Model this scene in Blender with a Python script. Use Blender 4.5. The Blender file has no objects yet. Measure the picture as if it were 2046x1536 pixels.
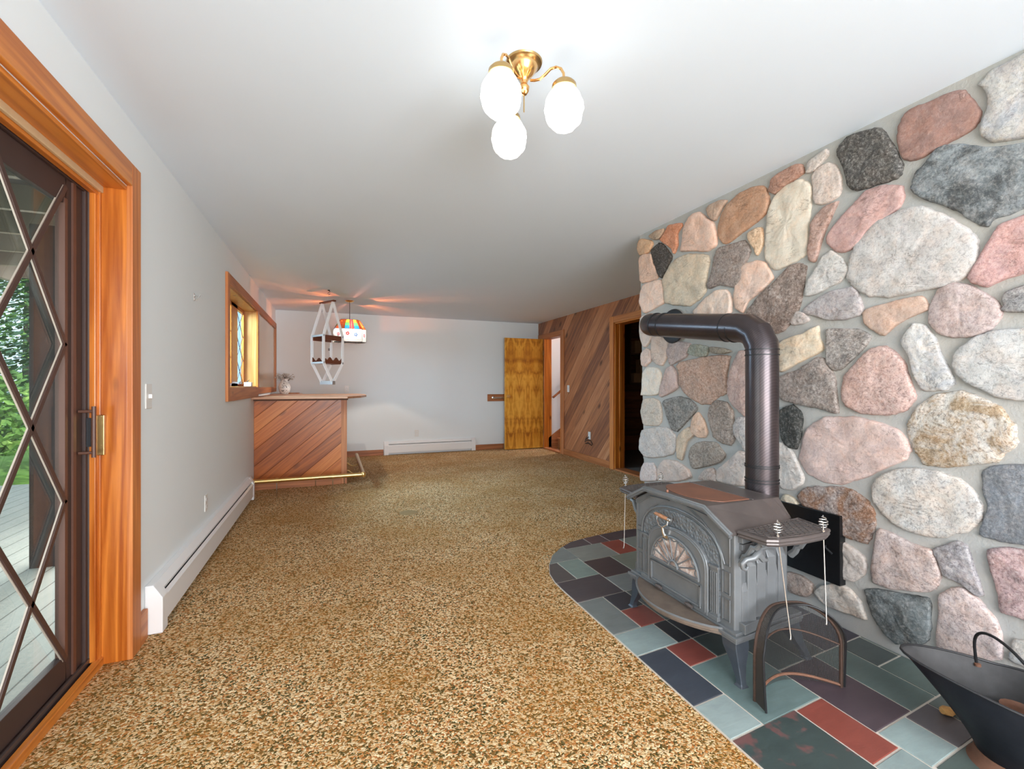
import bpy, bmesh, math, random
from mathutils import Vector, noise
random.seed(7)
SC = bpy.context.scene
COL = SC.collection
PI = math.pi

# ---------------------------------------------------------------- camera, world, lights, exposure
CAM_H = 1.2
YAW = math.radians(21.5)
cam_d = bpy.data.cameras.new('camera'); cam = bpy.data.objects.new('camera', cam_d); COL.objects.link(cam)
cam.location = (0, 0, CAM_H); cam.rotation_euler = (PI/2, 0, -YAW)
cam_d.sensor_fit = 'HORIZONTAL'; cam_d.sensor_width = 36.0; cam_d.lens = 36.0*909/2046
cam_d.clip_start = 0.02; cam_d.clip_end = 200
SC.camera = cam
w = bpy.data.worlds.new('world'); SC.world = w; w.use_nodes = True
bg = w.node_tree.nodes['Background']; bg.inputs[0].default_value = (0.72, 0.86, 1.0, 1); bg.inputs[1].default_value = 2.0
SC.view_settings.view_transform = 'Standard'; SC.view_settings.look = 'None'
SC.view_settings.exposure = 0.36; SC.view_settings.gamma = 1.0; SC.view_settings.use_curve_mapping = False
SC.cycles.use_denoising = True; SC.cycles.max_bounces = 10; SC.cycles.diffuse_bounces = 6
SC.cycles.transparent_max_bounces = 24; SC.cycles.sample_clamp_indirect = 6.0
SC.cycles.caustics_reflective = False; SC.cycles.caustics_refractive = False

def light(name, kind, loc, rot, power, color=(1, 1, 1), size=None, sizey=None, parent=None):
    d = bpy.data.lights.new(name, kind); d.energy = power; d.color = color
    if kind == 'AREA':
        d.shape = 'RECTANGLE'; d.size = size; d.size_y = sizey
    elif kind == 'SUN': d.angle = 0.03
    elif size is not None: d.shadow_soft_size = size
    o = bpy.data.objects.new(name, d); COL.objects.link(o); o.location = loc; o.rotation_euler = rot
    return o
light('sun', 'SUN', (0, 0, 12), (math.radians(28), math.radians(30), 0), 3.2, (1.0, 0.96, 0.88))
# fill lamps at two assumed windows, both added behind the camera
light('fill_rear_window', 'AREA', (0.75, -2.28, 1.3), (PI/2+0.22, 0, 0), 190, (0.97, 0.985, 1.0), 2.7, 1.7)
light('fill_side_window', 'AREA', (-1.05, -1.0, 1.35), (0, -PI/2, 0), 12, (0.95, 0.98, 1.0), 1.5, 1.5)
light('daylight_bar_window', 'AREA', (-1.75, 5.2, 2.15), (0, -PI/2+0.42, 0), 400, (1.0, 0.985, 0.965), 1.1, 1.7)
light('daylight_glass_door', 'AREA', (-1.5, 1.0, 1.1), (0, -PI/2, 0), 30, (0.96, 0.99, 1.0), 1.9, 1.5)
light('daylight_stair_top', 'AREA', (5.9, 7.35, 2.0), (0, PI/2+0.5, 0), 60, (1.0, 0.98, 0.95), 0.5, 0.5)

# ---------------------------------------------------------------- helpers
def s2l(v): return v/12.92 if v <= 0.04045 else ((v+0.055)/1.055)**2.4
def hx(h, k=1.0):
    return tuple(min(0.95, s2l(int(h[i:i+2], 16)/255)*k) for i in (0, 2, 4))
def hxa(h, k=1.0): return hx(h, k)+(1.0,)

class NT:
    """small shader graph writer"""
    def __init__(self, name, rough=0.5, metal=0.0, spec=0.5):
        self.m = bpy.data.materials.new(name); self.m.use_nodes = True
        self.t = self.m.node_tree; self.n = self.t.nodes; self.l = self.t.links
        self.b = self.n['Principled BSDF']; self.out = self.n['Material Output']
        self.b.inputs['Roughness'].default_value = rough; self.b.inputs['Metallic'].default_value = metal
        self.b.inputs['Specular IOR Level'].default_value = spec
    def set(self, sock, v):
        if hasattr(v, 'links') or isinstance(v, bpy.types.NodeSocket): self.l.new(v, sock)
        elif isinstance(v, (tuple, list)) and len(v) == 3 and sock.type == 'RGBA': sock.default_value = tuple(v)+(1,)
        else: sock.default_value = v
    def base(self, v): self.set(self.b.inputs['Base Color'], v); return self
    def inp(self, k, v): self.set(self.b.inputs[k], v); return self
    def coord(self, which='Object'):
        if which == 'World': return self.n.new('ShaderNodeNewGeometry').outputs['Position']
        return self.n.new('ShaderNodeTexCoord').outputs[which]
    def attr(self, name, out='Color'):
        a = self.n.new('ShaderNodeAttribute'); a.attribute_name = name; return a.outputs[out]
    def mapping(self, v, loc=(0, 0, 0), rot=(0, 0, 0), scale=(1, 1, 1)):
        n = self.n.new('ShaderNodeMapping'); self.l.new(v, n.inputs[0])
        n.inputs[1].default_value = loc; n.inputs[2].default_value = rot; n.inputs[3].default_value = scale
        return n.outputs[0]
    def noise(self, v, scale, detail=4, rough=0.6, dist=0.0, out=0):
        n = self.n.new('ShaderNodeTexNoise'); self.l.new(v, n.inputs['Vector'])
        n.inputs['Scale'].default_value = scale; n.inputs['Detail'].default_value = detail
        n.inputs['Roughness'].default_value = rough; n.inputs['Distortion'].default_value = dist
        return n.outputs[out]
    def voronoi(self, v, scale, out='Distance', feature='F1', rnd=1.0):
        n = self.n.new('ShaderNodeTexVoronoi'); n.feature = feature; self.l.new(v, n.inputs['Vector'])
        n.inputs['Scale'].default_value = scale; n.inputs['Randomness'].default_value = rnd
        return n.outputs[out]
    def math(self, op, a, b=0.0, c=0.0):
        n = self.n.new('ShaderNodeMath'); n.operation = op
        self.set(n.inputs[0], a); self.set(n.inputs[1], b); self.set(n.inputs[2], c); return n.outputs[0]
    def vmath(self, op, a, b):
        n = self.n.new('ShaderNodeVectorMath'); n.operation = op
        self.set(n.inputs[0], a); self.set(n.inputs[1], b); return n.outputs[0]
    def sep(self, v):
        n = self.n.new('ShaderNodeSeparateXYZ'); self.l.new(v, n.inputs[0]); return n.outputs
    def comb(self, x, y, z=0.0):
        n = self.n.new('ShaderNodeCombineXYZ'); self.set(n.inputs[0], x); self.set(n.inputs[1], y); self.set(n.inputs[2], z); return n.outputs[0]
    def ramp(self, v, stops, mode='LINEAR'):
        n = self.n.new('ShaderNodeValToRGB'); self.l.new(v, n.inputs[0]); e = n.color_ramp.elements
        n.color_ramp.interpolation = mode
        while len(e) < len(stops): e.new(0.5)
        for i, (p, c) in enumerate(stops):
            e[i].position = p
            e[i].color = (c, c, c, 1) if isinstance(c, (int, float)) else tuple(c[:3])+(1,)
        return n.outputs[0]
    def mix(self, f, a, b, mode='MIX'):
        n = self.n.new('ShaderNodeMix'); n.data_type = 'RGBA'; n.blend_type = mode
        self.set(n.inputs[0], f); self.set(n.inputs[6], a); self.set(n.inputs[7], b); return n.outputs[2]
    def bump(self, h, strength=0.3, dist=0.01):
        n = self.n.new('ShaderNodeBump'); n.inputs['Strength'].default_value = strength; n.inputs['Distance'].default_value = dist
        self.l.new(h, n.inputs['Height']); self.l.new(n.outputs[0], self.b.inputs['Normal']); return self

M = {}
def plain(name, col, rough=0.5, metal=0.0, spec=0.5, var=0.08, scale=30, bump=0.0):
    t = NT(name, rough, metal, spec); c = t.coord('World')
    f = t.noise(c, scale, 4)
    a = tuple(x*(1-var) for x in col[:3]); b = tuple(min(1, x*(1+var)) for x in col[:3])
    t.base(t.mix(f, a, b))
    if bump: t.bump(f, bump, 0.004)
    M[name] = t.m; return t

plain('wall_paint', (0.79, 0.835, 0.85), 0.75, 0, 0.3, 0.012, 2.0)
plain('ceiling_paint', (0.755, 0.84, 0.93), 0.85, 0, 0.2, 0.012, 3.0)
plain('white_enamel', (0.80, 0.80, 0.80), 0.32, 0, 0.5, 0.02, 8)
plain('white_plastic', (0.74, 0.73, 0.70), 0.4, 0, 0.5, 0.01, 8)
plain('black_gap', (0.012, 0.014, 0.018), 0.6)
plain('fin_metal', (0.25, 0.23, 0.21), 0.5, 0.5, var=0.2, scale=120)
plain('brass', (0.83, 0.58, 0.24), 0.32, 1.0, var=0.12, scale=20)
plain('old_brass', (0.55, 0.36, 0.15), 0.3, 1.0, var=0.2, scale=25)
plain('lamp_brass', (0.85, 0.50, 0.20), 0.18, 1.0, var=0.1, scale=30)
plain('chrome', (0.75, 0.74, 0.72), 0.2, 1.0, var=0.1, scale=40)
plain('steel_wire', (0.55, 0.52, 0.48), 0.35, 1.0, var=0.2, scale=60)
plain('brown_frame', hx('3C2C28'), 0.6, var=0.12, scale=9)
plain('brown_edge', hx('583A2E'), 0.5, var=0.1, scale=9)
plain('grille_plastic', hx('44302A'), 0.5, var=0.08, scale=14)
plain('grille_edge', hx('A89C90'), 0.35, var=0.05, scale=14)
plain('alu_strip', hx('6A605C'), 0.4, 0.6, var=0.1, scale=12)
plain('cream_strip', hx('CDB38C'), 0.6)
plain('black_iron', (0.02, 0.02, 0.022), 0.45, 0.3, var=0.3, scale=50, bump=0.1)
plain('black_panel', (0.008, 0.008, 0.009), 0.25, 0.2, var=0.3, scale=30)
plain('scuttle_inner', (0.042, 0.041, 0.042), 0.55, 0.0, var=0.5, scale=22, bump=0.2)
plain('rust', hx('74503E'), 0.7, 0.2, var=0.35, scale=45, bump=0.3)
plain('strap_white', (0.82, 0.82, 0.82), 0.7, var=0.03, scale=50)
plain('shelf_brown', hx('6A3A26'), 0.45, var=0.2, scale=25)
plain('shelf_grey', hx('8C8480'), 0.5, var=0.1, scale=30)
plain('lead_came', (0.10, 0.08, 0.07), 0.5, 0.7)
plain('dark_wood', hx('5A3820'), 0.6, var=0.25, scale=10)
plain('tan_box', hx('B08A62'), 0.7, var=0.15, scale=9)
plain('dark_panel', hx('6B3E26'), 0.6, var=0.3, scale=5)
plain('closet_floor', hx('6A625C'), 0.6, var=0.1, scale=6)
plain('bark', hx('C9975A'), 0.85, var=0.35, scale=80, bump=0.6)
plain('slate_dark_post', hx('3A3230'), 0.8, var=0.3, scale=14)
plain('soffit', hx('4A403A'), 0.8, var=0.25, scale=4)
plain('joist', hx('7C7064'), 0.8, var=0.2, scale=6)
plain('flower_dry', hx('C8C2BA'), 0.9, var=0.25, scale=90)
plain('twig', hx('4A3C34'), 0.9, var=0.3, scale=90)
plain('paper_white', (0.85, 0.85, 0.84), 0.7)
plain('terracotta', hx('A5562E'), 0.7)
plain('grout', hx('C8BFB4'), 0.9, var=0.10, scale=60, bump=0.3)
plain('carpet_stain', hx('9A7E55'), 0.95, var=0.2, scale=150)
plain('tree_trunk', hx('4A4238'), 0.9, var=0.3, scale=20)
plain('door_edge', hx('6A3F1E'), 0.5, var=0.1)

def wood(name, light_c, dark_c, axis='z', rough=0.4, knots=0.5, grain=34, sheen=0.5):
    """long-grained softwood; grain runs along the axis"""
    t = NT(name, rough, 0, sheen); c = t.coord('World')
    sc = {'x': (0.45, 11, 11), 'y': (11, 0.45, 11), 'z': (11, 11, 0.45)}[axis]
    m = t.mapping(c, scale=sc)
    n1 = t.noise(m, grain/9.0, 5, 0.65, 0.5)
    wv = t.noise(m, 0.7, 3, 0.5, 0.5)
    rings = t.math('SINE', t.math('MULTIPLY', wv, 46.0))
    f = t.math('ADD', t.math('MULTIPLY', n1, 0.75), t.math('MULTIPLY', rings, 0.13))
    f = t.math('ADD', f, t.math('MULTIPLY', wv, 0.35))
    col = t.ramp(f, [(0.30, dark_c), (0.72, light_c)])
    if knots:
        km = t.mapping(c, scale={'x': (2.2, 6, 6), 'y': (6, 2.2, 6), 'z': (6, 6, 2.2)}[axis])
        v = t.voronoi(km, 1.0)
        k = t.ramp(v, [(0.05, 1.0), (0.13, 0.0)])
        col = t.mix(t.math('MULTIPLY', k, knots), col, tuple(x*0.25 for x in dark_c[:3]))
    t.base(col); t.bump(n1, 0.08, 0.003); M[name] = t.m; return t
FIR_L, FIR_D = hx('D98A3A'), hx('B4601C')
wood('fir_z', hx('D07C30'), hx('9A4A10'), 'z', 0.3, 0.9)
wood('fir_y', hx('D48538'), hx('A85A1C'), 'y', 0.3, 0.6)
wood('fir_x', hx('D08844'), hx('A8602A'), 'x', 0.35, 0.5)
wood('trim_z', hx('CF8346'), hx('B0622C'), 'z', 0.45, 0.5)
wood('trim_y', hx('C98048'), hx('A86034'), 'y', 0.45, 0.5)
wood('pine_pale', hx('CC9450'), hx('B07430'), 'z', 0.4, 0.9)
wood('cedar_base_y', hx('B87446'), hx('96562E'), 'y', 0.5, 0.4)
wood('cedar_base_x', hx('B87446'), hx('8E5430'), 'x', 0.5, 0.4)
wood('counter', hx('B98562'), hx('9C6A48'), 'x', 0.35, 0.0)
wood('cedar_z', hx('C27E50'), hx('9A5A34'), 'z', 0.5, 0.5)

def planks(name, u_axis, width, ang, cols, rough=0.42, seed=0.0):
    """tongue and groove boards laid on the diagonal; u_axis: 'x','-y' horizontal direction on the panel"""
    t = NT(name, rough, 0, 0.5); c = t.coord('World'); s = t.sep(c)
    h = s[0] if u_axis == 'x' else t.math('MULTIPLY', s[1], -1.0)
    ca, sa = math.cos(ang), math.sin(ang)
    a = t.math('ADD', t.math('MULTIPLY', h, ca), t.math('MULTIPLY', s[2], sa))
    b = t.math('SUBTRACT', t.math('MULTIPLY', s[2], ca), t.math('MULTIPLY', h, sa))
    bw = t.math('DIVIDE', t.math('ADD', b, 5.0+seed), width)
    idx = t.math('FLOOR', bw); fr = t.math('FRACT', bw)
    wn = t.n.new('ShaderNodeTexWhiteNoise'); wn.noise_dimensions = '1D'; t.l.new(idx, wn.inputs['W'])
    rnd = wn.outputs['Value']
    off = t.math('MULTIPLY', rnd, 7.0)
    gv = t.comb(t.math('ADD', t.math('MULTIPLY', a, 0.6), off), t.math('MULTIPLY', b, 9.0), off)
    n1 = t.noise(gv, 2.2, 5, 0.6, 0.4)
    wv = t.noise(gv, 0.8, 3, 0.5, 1.2)
    rings = t.math('SINE', t.math('MULTIPLY', wv, 40.0))
    f = t.math('ADD', t.math('MULTIPLY', n1, 0.55), t.math('MULTIPLY', rings, 0.08))
    f = t.math('ADD', f, t.math('MULTIPLY', wv, 0.25)); f = t.math('ADD', f, t.math('MULTIPLY', t.math('SUBTRACT', rnd, 0.5), 0.46))
    col = t.ramp(f, [(0.15, cols[0]), (0.42, cols[1]), (0.72, cols[2])])
    kv = t.comb(t.math('ADD', t.math('MULTIPLY', a, 2.6), off), t.math('MULTIPLY', b, 5.2), 0.0)
    k = t.ramp(t.voronoi(kv, 1.0), [(0.08, 1.0), (0.19, 0.0)])
    col = t.mix(t.math('MULTIPLY', k, 0.85), col, tuple(x*0.35 for x in cols[0]))
    g = t.math('MINIMUM', fr, t.math('SUBTRACT', 1.0, fr))
    gm = t.ramp(g, [(0.008, 1.0), (0.028, 0.0)])
    col = t.mix(t.math('MULTIPLY', gm, 0.75), col, tuple(x*0.3 for x in cols[0]))
    t.base(col)
    hgt = t.math('SUBTRACT', t.math('MULTIPLY', n1, 0.15), gm)
    t.bump(hgt, 0.5, 0.004); M[name] = t.m
planks('bar_planks', 'x', 0.14, math.radians(40), (hx('8E4818'), hx('BC6626'), hx('D68440')), 0.35)
planks('cedar_planks', '-y', 0.185, math.radians(47), (hx('7E4E38'), hx('AC6E48'), hx('C68A62')), 0.5, 0.04)
planks('closet_planks', 'x', 0.16, 0.0, (hx('5A3420'), hx('7A482C'), hx('8E5836')), 0.6)

# book-matched figured veneer
t = NT('veneer', 0.28, 0, 0.5); c = t.coord('World'); s = t.sep(c)
u_ = t.math('DIVIDE', t.math('SUBTRACT', s[0], 3.21), 0.34); mu = t.math('PINGPONG', u_, 0.5)
mu2 = t.math('MULTIPLY', mu, 0.34)
gv = t.comb(t.math('MULTIPLY', mu2, 6.0), t.math('MULTIPLY', s[2], 1.3), 3.0)
n1 = t.noise(gv, 1.0, 3, 0.5, 1.0)
rg = t.math('SINE', t.math('MULTIPLY', n1, 30.0))
fine = t.noise(t.comb(t.math('MULTIPLY', mu2, 90.0), t.math('MULTIPLY', s[2], 4.0), 1.0), 1.0, 4)
flame = t.noise(t.comb(t.math('MULTIPLY', mu2, 3.0), t.math('MULTIPLY', s[2], 4.0), 9.0), 1.2, 3, 0.5, 0.8)
f = t.math('ADD', t.math('MULTIPLY', rg, 0.11), t.math('MULTIPLY', fine, 0.28)); f = t.math('ADD', f, t.math('MULTIPLY', flame, 0.62))
t.base(t.ramp(f, [(0.22, hx('94541A')), (0.42, hx('CC8A2E')), (0.62, hx('E6AA46'))])); M['veneer'] = t.m

# carpet: short looped pile in cream, tan, rust and moss
t = NT('carpet', 0.95, 0, 0.15); c = t.coord('World')
dv = t.n.new('ShaderNodeTexNoise'); t.l.new(c, dv.inputs['Vector']); dv.inputs['Scale'].default_value = 70; dv.inputs['Detail'].default_value = 2
dis = t.vmath('ADD', c, t.vmath('MULTIPLY', dv.outputs[1], (0.02, 0.02, 0.0)))
vc = t.n.new('ShaderNodeTexVoronoi'); t.l.new(dis, vc.inputs['Vector']); vc.inputs['Scale'].default_value = 150
vs = t.sep(vc.outputs['Color'])
pile = t.ramp(vs[0], [(0.0, hx('46482A')), (0.16, hx('7A5A30')), (0.30, hx('B87440')), (0.42, hx('CC9860')), (0.58, hx('E8C290')), (0.80, hx('F8DCB0'))], 'CONSTANT')
big = t.ramp(t.noise(c, 1.5, 4, 0.6), [(0.42, 0.0), (0.62, 1.0)])
fl = t.noise(c, 260, 2)
pile = t.mix(t.math('MULTIPLY', fl, 0.30), pile, hx('5A4422'))
pile = t.mix(t.math('MULTIPLY', big, 0.42), pile, hx('A06C24'))
t.base(pile); t.bump(t.math('SUBTRACT', 1.0, vc.outputs['Distance']), 0.8, 0.006); M['carpet'] = t.m

# slate
t = NT('slate', 0.42, 0, 0.5); c = t.coord('World')
n1 = t.noise(t.mapping(c, rot=(0, 0, 0.5), scale=(6, 22, 6)), 1.2, 6, 0.7, 0.6); n2 = t.noise(c, 5.0, 4)
col = t.attr('col')
col = t.mix(t.ramp(n1, [(0.35, 0.0), (0.75, 0.35)]), col, t.mix(1.0, col, (1.7, 1.7, 1.7), 'MULTIPLY'))
col = t.mix(t.ramp(n2, [(0.4, 0.0), (0.7, 0.4)]), col, t.mix(1.0, col, (0.62, 0.60, 0.62), 'MULTIPLY'))
spots = t.ramp(t.noise(c, 9, 3), [(0.55, 0.0), (0.62, 1.0)])
col = t.mix(t.math('MULTIPLY', spots, t.attr('pat')), col, hx('6A4A48'))
t.base(col); t.bump(n1, 0.25, 0.004); M['slate'] = t.m

# field stone
t = NT('field_stone', 0.75, 0, 0.35); c = t.coord('World'); pat = t.attr('pat'); ps = t.sep(pat)
sv = t.vmath('ADD', c, t.vmath('MULTIPLY', pat, (0.0, 0.0, 9.0)))
col = t.attr('col'); col2 = t.attr('col2')
m1 = t.ramp(t.noise(sv, 8, 8, 0.72, 1.2), [(0.42, 0.0), (0.58, 1.0)])
col = t.mix(t.math('MULTIPLY', m1, ps[1]), col, col2)
hue = t.ramp(t.noise(sv, 17, 6, 0.7, 0.6), [(0.45, 0.0), (0.66, 1.0)])
col = t.mix(t.math('MULTIPLY', hue, 0.28), col, t.mix(1.0, col, (1.28, 0.93, 0.72), 'MULTIPLY'))
hue2 = t.ramp(t.noise(sv, 13, 6, 0.7, 0.3), [(0.50, 0.0), (0.68, 1.0)])
col = t.mix(t.math('MULTIPLY', hue2, 0.30), col, t.mix(1.0, col, (0.84, 0.83, 0.90), 'MULTIPLY'))
sp = t.noise(sv, 80, 8, 0.85, 0.4); spd = t.ramp(sp, [(0.40, 1.0), (0.50, 0.0)]); spl = t.ramp(sp, [(0.51, 0.0), (0.62, 1.0)])
col = t.mix(t.math('MULTIPLY', spd, ps[0]), col, t.mix(1.0, col, (0.36, 0.35, 0.37), 'MULTIPLY'))
col = t.mix(t.math('MULTIPLY', spl, t.math('MULTIPLY', ps[0], 0.45)), col, (0.74, 0.71, 0.67))
fin = t.noise(sv, 30, 8, 0.75)
col = t.mix(t.ramp(fin, [(0.45, 0.0), (0.75, 0.35)]), col, t.mix(1.0, col, (0.55, 0.53, 0.52), 'MULTIPLY'))
crk = t.noise(t.mapping(sv, rot=(0.6, 0, 0), scale=(1, 1.0, 2.6)), 6, 8, 0.62, 0.9)
ck = t.ramp(t.math('ABSOLUTE', t.math('SUBTRACT', crk, 0.5)), [(0.0, 1.0), (0.010, 0.0)])
ck = t.math('MULTIPLY', ck, t.ramp(t.noise(sv, 5, 2), [(0.5, 0.0), (0.6, 1.0)]))
col = t.mix(t.math('MULTIPLY', ck, 0.55), col, t.mix(1.0, col, (0.35, 0.32, 0.3), 'MULTIPLY'))
t.base(col)
hh = t.math('ADD', t.math('MULTIPLY', fin, 1.0), t.math('MULTIPLY', t.noise(sv, 110, 5, 0.8), 0.5)); hh = t.math('SUBTRACT', hh, t.math('MULTIPLY', ck, 0.5))
t.bump(hh, 0.55, 0.009); M['field_stone'] = t.m
t = NT('mortar', 0.9, 0, 0.2); c = t.coord('World'); n1 = t.noise(c, 6, 5); n2 = t.noise(c, 120, 3)
t.base(t.mix(n1, hx('ADA69C'), hx('A2A6A8'))); t.bump(t.math('ADD', n1, t.math('MULTIPLY', n2, 0.15)), 0.5, 0.02); M['mortar'] = t.m

# stove iron
t = NT('stove_iron', 0.42, 0.35, 0.5); c = t.coord('World'); n1 = t.noise(c, 14, 4); n2 = t.noise(c, 90, 3)
t.base(t.mix(n1, hx('6A6D70'), hx('838688'))); t.bump(n2, 0.12, 0.003); M['stove_iron'] = t.m
t = NT('stove_iron_warm', 0.36, 0.35, 0.5); c = t.coord('World'); n1 = t.noise(c, 9, 4)
t.base(t.mix(n1, hx('4E4846'), hx('6E6562'))); t.bump(t.noise(c, 90, 3), 0.1, 0.003); M['stove_iron_warm'] = t.m
t = NT('griddle_rust', 0.5, 0.2, 0.5); c = t.coord('World'); n1 = t.noise(c, 12, 5)
t.base(t.mix(n1, hx('6A4A3E'), hx('96624A'))); t.bump(t.noise(c, 90, 3), 0.1, 0.003); M['griddle_rust'] = t.m
t = NT('ash_lip', 0.6, 0.2, 0.4); c = t.coord('World'); n1 = t.noise(c, 18, 5)
t.base(t.mix(n1, hx('5A4E48'), hx('857668'))); t.bump(n1, 0.2, 0.004); M['ash_lip'] = t.m
t = NT('stove_leg', 0.35, 0.4, 0.5); t.base(t.mix(t.noise(t.coord('World'), 12, 3), hx('3E434A'), hx('5C646E'))); M['stove_leg'] = t.m
t = NT('hammered', 0.4, 0.35, 0.5); c = t.coord('World')
t.base(t.mix(t.noise(c, 16, 3), hx('6A6F72'), hx('80858A'))); t.bump(t.voronoi(c, 75), 0.8, 0.006); M['hammered'] = t.m
t = NT('sooty_glass', 0.3, 0, 0.6); c = t.coord('World')
t.base(t.ramp(t.noise(c, 26, 5, 0.7, 0.8), [(0.35, hx('7E6860')), (0.5, hx('B8A298')), (0.62, hx('DAD2CC'))])); M['sooty_glass'] = t.m
t = NT('stovepipe', 0.30, 0.75, 0.5); c = t.coord('World'); s = t.sep(c)
dg = t.math('SINE', t.math('ADD', t.math('MULTIPLY', s[2], 420.0), t.math('MULTIPLY', s[1], 520.0)))
n1 = t.noise(c, 7, 4)
cc = t.mix(n1, hx('37353A'), hx('574C4C')); cc = t.mix(t.math('MULTIPLY', t.math('ADD', dg, 1.0), 0.05), cc, hx('8A8080'))
t.base(cc); M['stovepipe'] = t.m
t = NT('scuttle_black', 0.45, 0.0, 0.22); c = t.coord('World'); n1 = t.noise(c, 16, 5, 0.7)
t.base(t.mix(n1, (0.003, 0.004, 0.007), (0.014, 0.016, 0.021))); t.bump(n1, 0.15, 0.006); M['scuttle_black'] = t.m

# see-through sheet and glass
def glassy(name, col, gloss=0.08, tint_rough=0.02):
    m = bpy.data.materials.new(name); m.use_nodes = True; nt = m.node_tree; n = nt.nodes; n.clear()
    o = n.new('ShaderNodeOutputMaterial'); mx = n.new('ShaderNodeMixShader'); tr = n.new('ShaderNodeBsdfTransparent'); gl = n.new('ShaderNodeBsdfGlossy')
    tr.inputs[0].default_value = tuple(col)+(1,); gl.inputs['Roughness'].default_value = tint_rough
    lw = n.new('ShaderNodeLayerWeight'); lw.inputs[0].default_value = 0.5
    pw = n.new('ShaderNodeMath'); pw.operation = 'POWER'; nt.links.new(lw.outputs['Facing'], pw.inputs[0]); pw.inputs[1].default_value = 5.0
    ad = n.new('ShaderNodeMath'); ad.operation = 'MULTIPLY_ADD'; nt.links.new(pw.outputs[0], ad.inputs[0]); ad.inputs[1].default_value = 0.5; ad.inputs[2].default_value = 0.03
    nt.links.new(ad.outputs[0], mx.inputs[0])
    nt.links.new(tr.outputs[0], mx.inputs[1]); nt.links.new(gl.outputs[0], mx.inputs[2]); nt.links.new(mx.outputs[0], o.inputs[0])
    M[name] = m
glassy('door_glass', (0.78, 0.82, 0.82))
glassy('window_glass', (0.62, 0.80, 0.92))
t = NT('tan_glass', 0.06, 0, 0.6); t.base(t.mix(t.noise(t.coord('World'), 160, 2), hx('D4B898'), hx('C8A888'))); M['tan_glass'] = t.m

def wire_mesh(name, col, pitch, dens, ax=(0.987, -0.165)):
    t = NT(name, 0.5, 0.5, 0.5); t.base(col); c = t.coord('World'); s = t.sep(c)
    h = t.math('ADD', t.math('MULTIPLY', s[0], ax[0]), t.math('MULTIPLY', s[1], ax[1]))
    h = t.math('ADD', h, t.math('MULTIPLY', s[1], 0.001))
    fx = t.math('FRACT', t.math('DIVIDE', t.math('ADD', h, 9.0), pitch)); fz = t.math('FRACT', t.math('DIVIDE', s[2], pitch))
    w_ = t.math('MAXIMUM', t.math('LESS_THAN', fx, dens), t.math('LESS_THAN', fz, dens))
    t.l.new(w_, t.b.inputs['Alpha']); M[name] = t.m
wire_mesh('screen_mesh', (0.05, 0.047, 0.045), 0.0042, 0.22)
wire_mesh('band_mesh', (0.09, 0.075, 0.065), 0.0042, 0.62, (0.2, 0.98))
plain('dark_rust', hx('4E3A30'), 0.6, 0.3, var=0.4, scale=60, bump=0.3)

# stained glass colours: part of the light goes straight through, part is scattered
def stained(name, col, through=0.5, body=0.14):
    m = bpy.data.materials.new(name); m.use_nodes = True; nt = m.node_tree; n = nt.nodes; n.clear()
    o = n.new('ShaderNodeOutputMaterial'); mx = n.new('ShaderNodeMixShader'); tr = n.new('ShaderNodeBsdfTransparent'); tl = n.new('ShaderNodeBsdfTranslucent')
    tr.inputs[0].default_value = tuple(col)+(1,); tl.inputs[0].default_value = tuple(x*body for x in col)+(1,)
    mx.inputs[0].default_value = 1-through
    nt.links.new(tr.outputs[0], mx.inputs[1]); nt.links.new(tl.outputs[0], mx.inputs[2]); nt.links.new(mx.outputs[0], o.inputs[0])
    M[name] = m
stained('glass_orange', (1.0, 0.25, 0.06), 0.85)
stained('glass_red', (1.0, 0.05, 0.07), 0.06, 0.14)
stained('glass_pink', (1.0, 0.34, 0.22), 0.45)
stained('glass_yellow', (1.0, 0.62, 0.05), 0.02)
stained('glass_green', (0.10, 0.55, 0.12), 0.02)
stained('glass_blue', (0.03, 0.22, 0.62), 0.02)
stained('glass_brown', (1.0, 0.20, 0.06), 0.5, 0.06)
stained('glass_white', (0.80, 0.78, 0.74), 0.02, 0.13)

def emit(name, col, s):
    m = bpy.data.materials.new(name); m.use_nodes = True; b = m.node_tree.nodes['Principled BSDF']
    b.inputs['Base Color'].default_value = (0.8, 0.8, 0.78, 1); b.inputs['Roughness'].default_value = 0.3
    b.inputs['Emission Color'].default_value = tuple(col)+(1,); b.inputs['Emission Strength'].default_value = s
    M[name] = m
emit('globe_glass', (1.0, 0.97, 0.92), 2.6)
emit('bulb', (1.0, 0.85, 0.65), 6.0)

# foliage and outside
t = NT('foliage', 0.7, 0, 0.2); c = t.coord('World')
t.base(t.ramp(t.noise(c, 2.5, 4), [(0.3, hx('3E5A34')), (0.55, hx('6E9448')), (0.75, hx('B8D070'))])); 
t.b.inputs['Transmission Weight'].default_value = 0.0; M['foliage'] = t.m
t = NT('conifer', 0.7, 0, 0.2); c = t.coord('World')
t.base(t.ramp(t.noise(c, 3, 4), [(0.3, hx('2E4A38')), (0.7, hx('5E8060'))])); M['conifer'] = t.m
t = NT('grass', 0.9, 0, 0.1); t.base(t.mix(t.noise(t.coord('World'), 6, 4), hx('4E7A34'), hx('8EB058'))); M['grass'] = t.m
t = NT('deck', 0.7, 0, 0.3); c = t.coord('World'); s = t.sep(c)
fr = t.math('FRACT', t.math('DIVIDE', t.math('ADD', s[0], 20.0), 0.14)); g = t.ramp(fr, [(0.04, 1.0), (0.07, 0.0)])
n1 = t.noise(t.mapping(c, scale=(12, 1, 1)), 3, 4)
dc = t.mix(n1, hx('8C9088'), hx('B4B0A6')); t.base(t.mix(t.math('MULTIPLY', g, 0.7), dc, hx('30302C'))); M['deck'] = t.m

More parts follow.
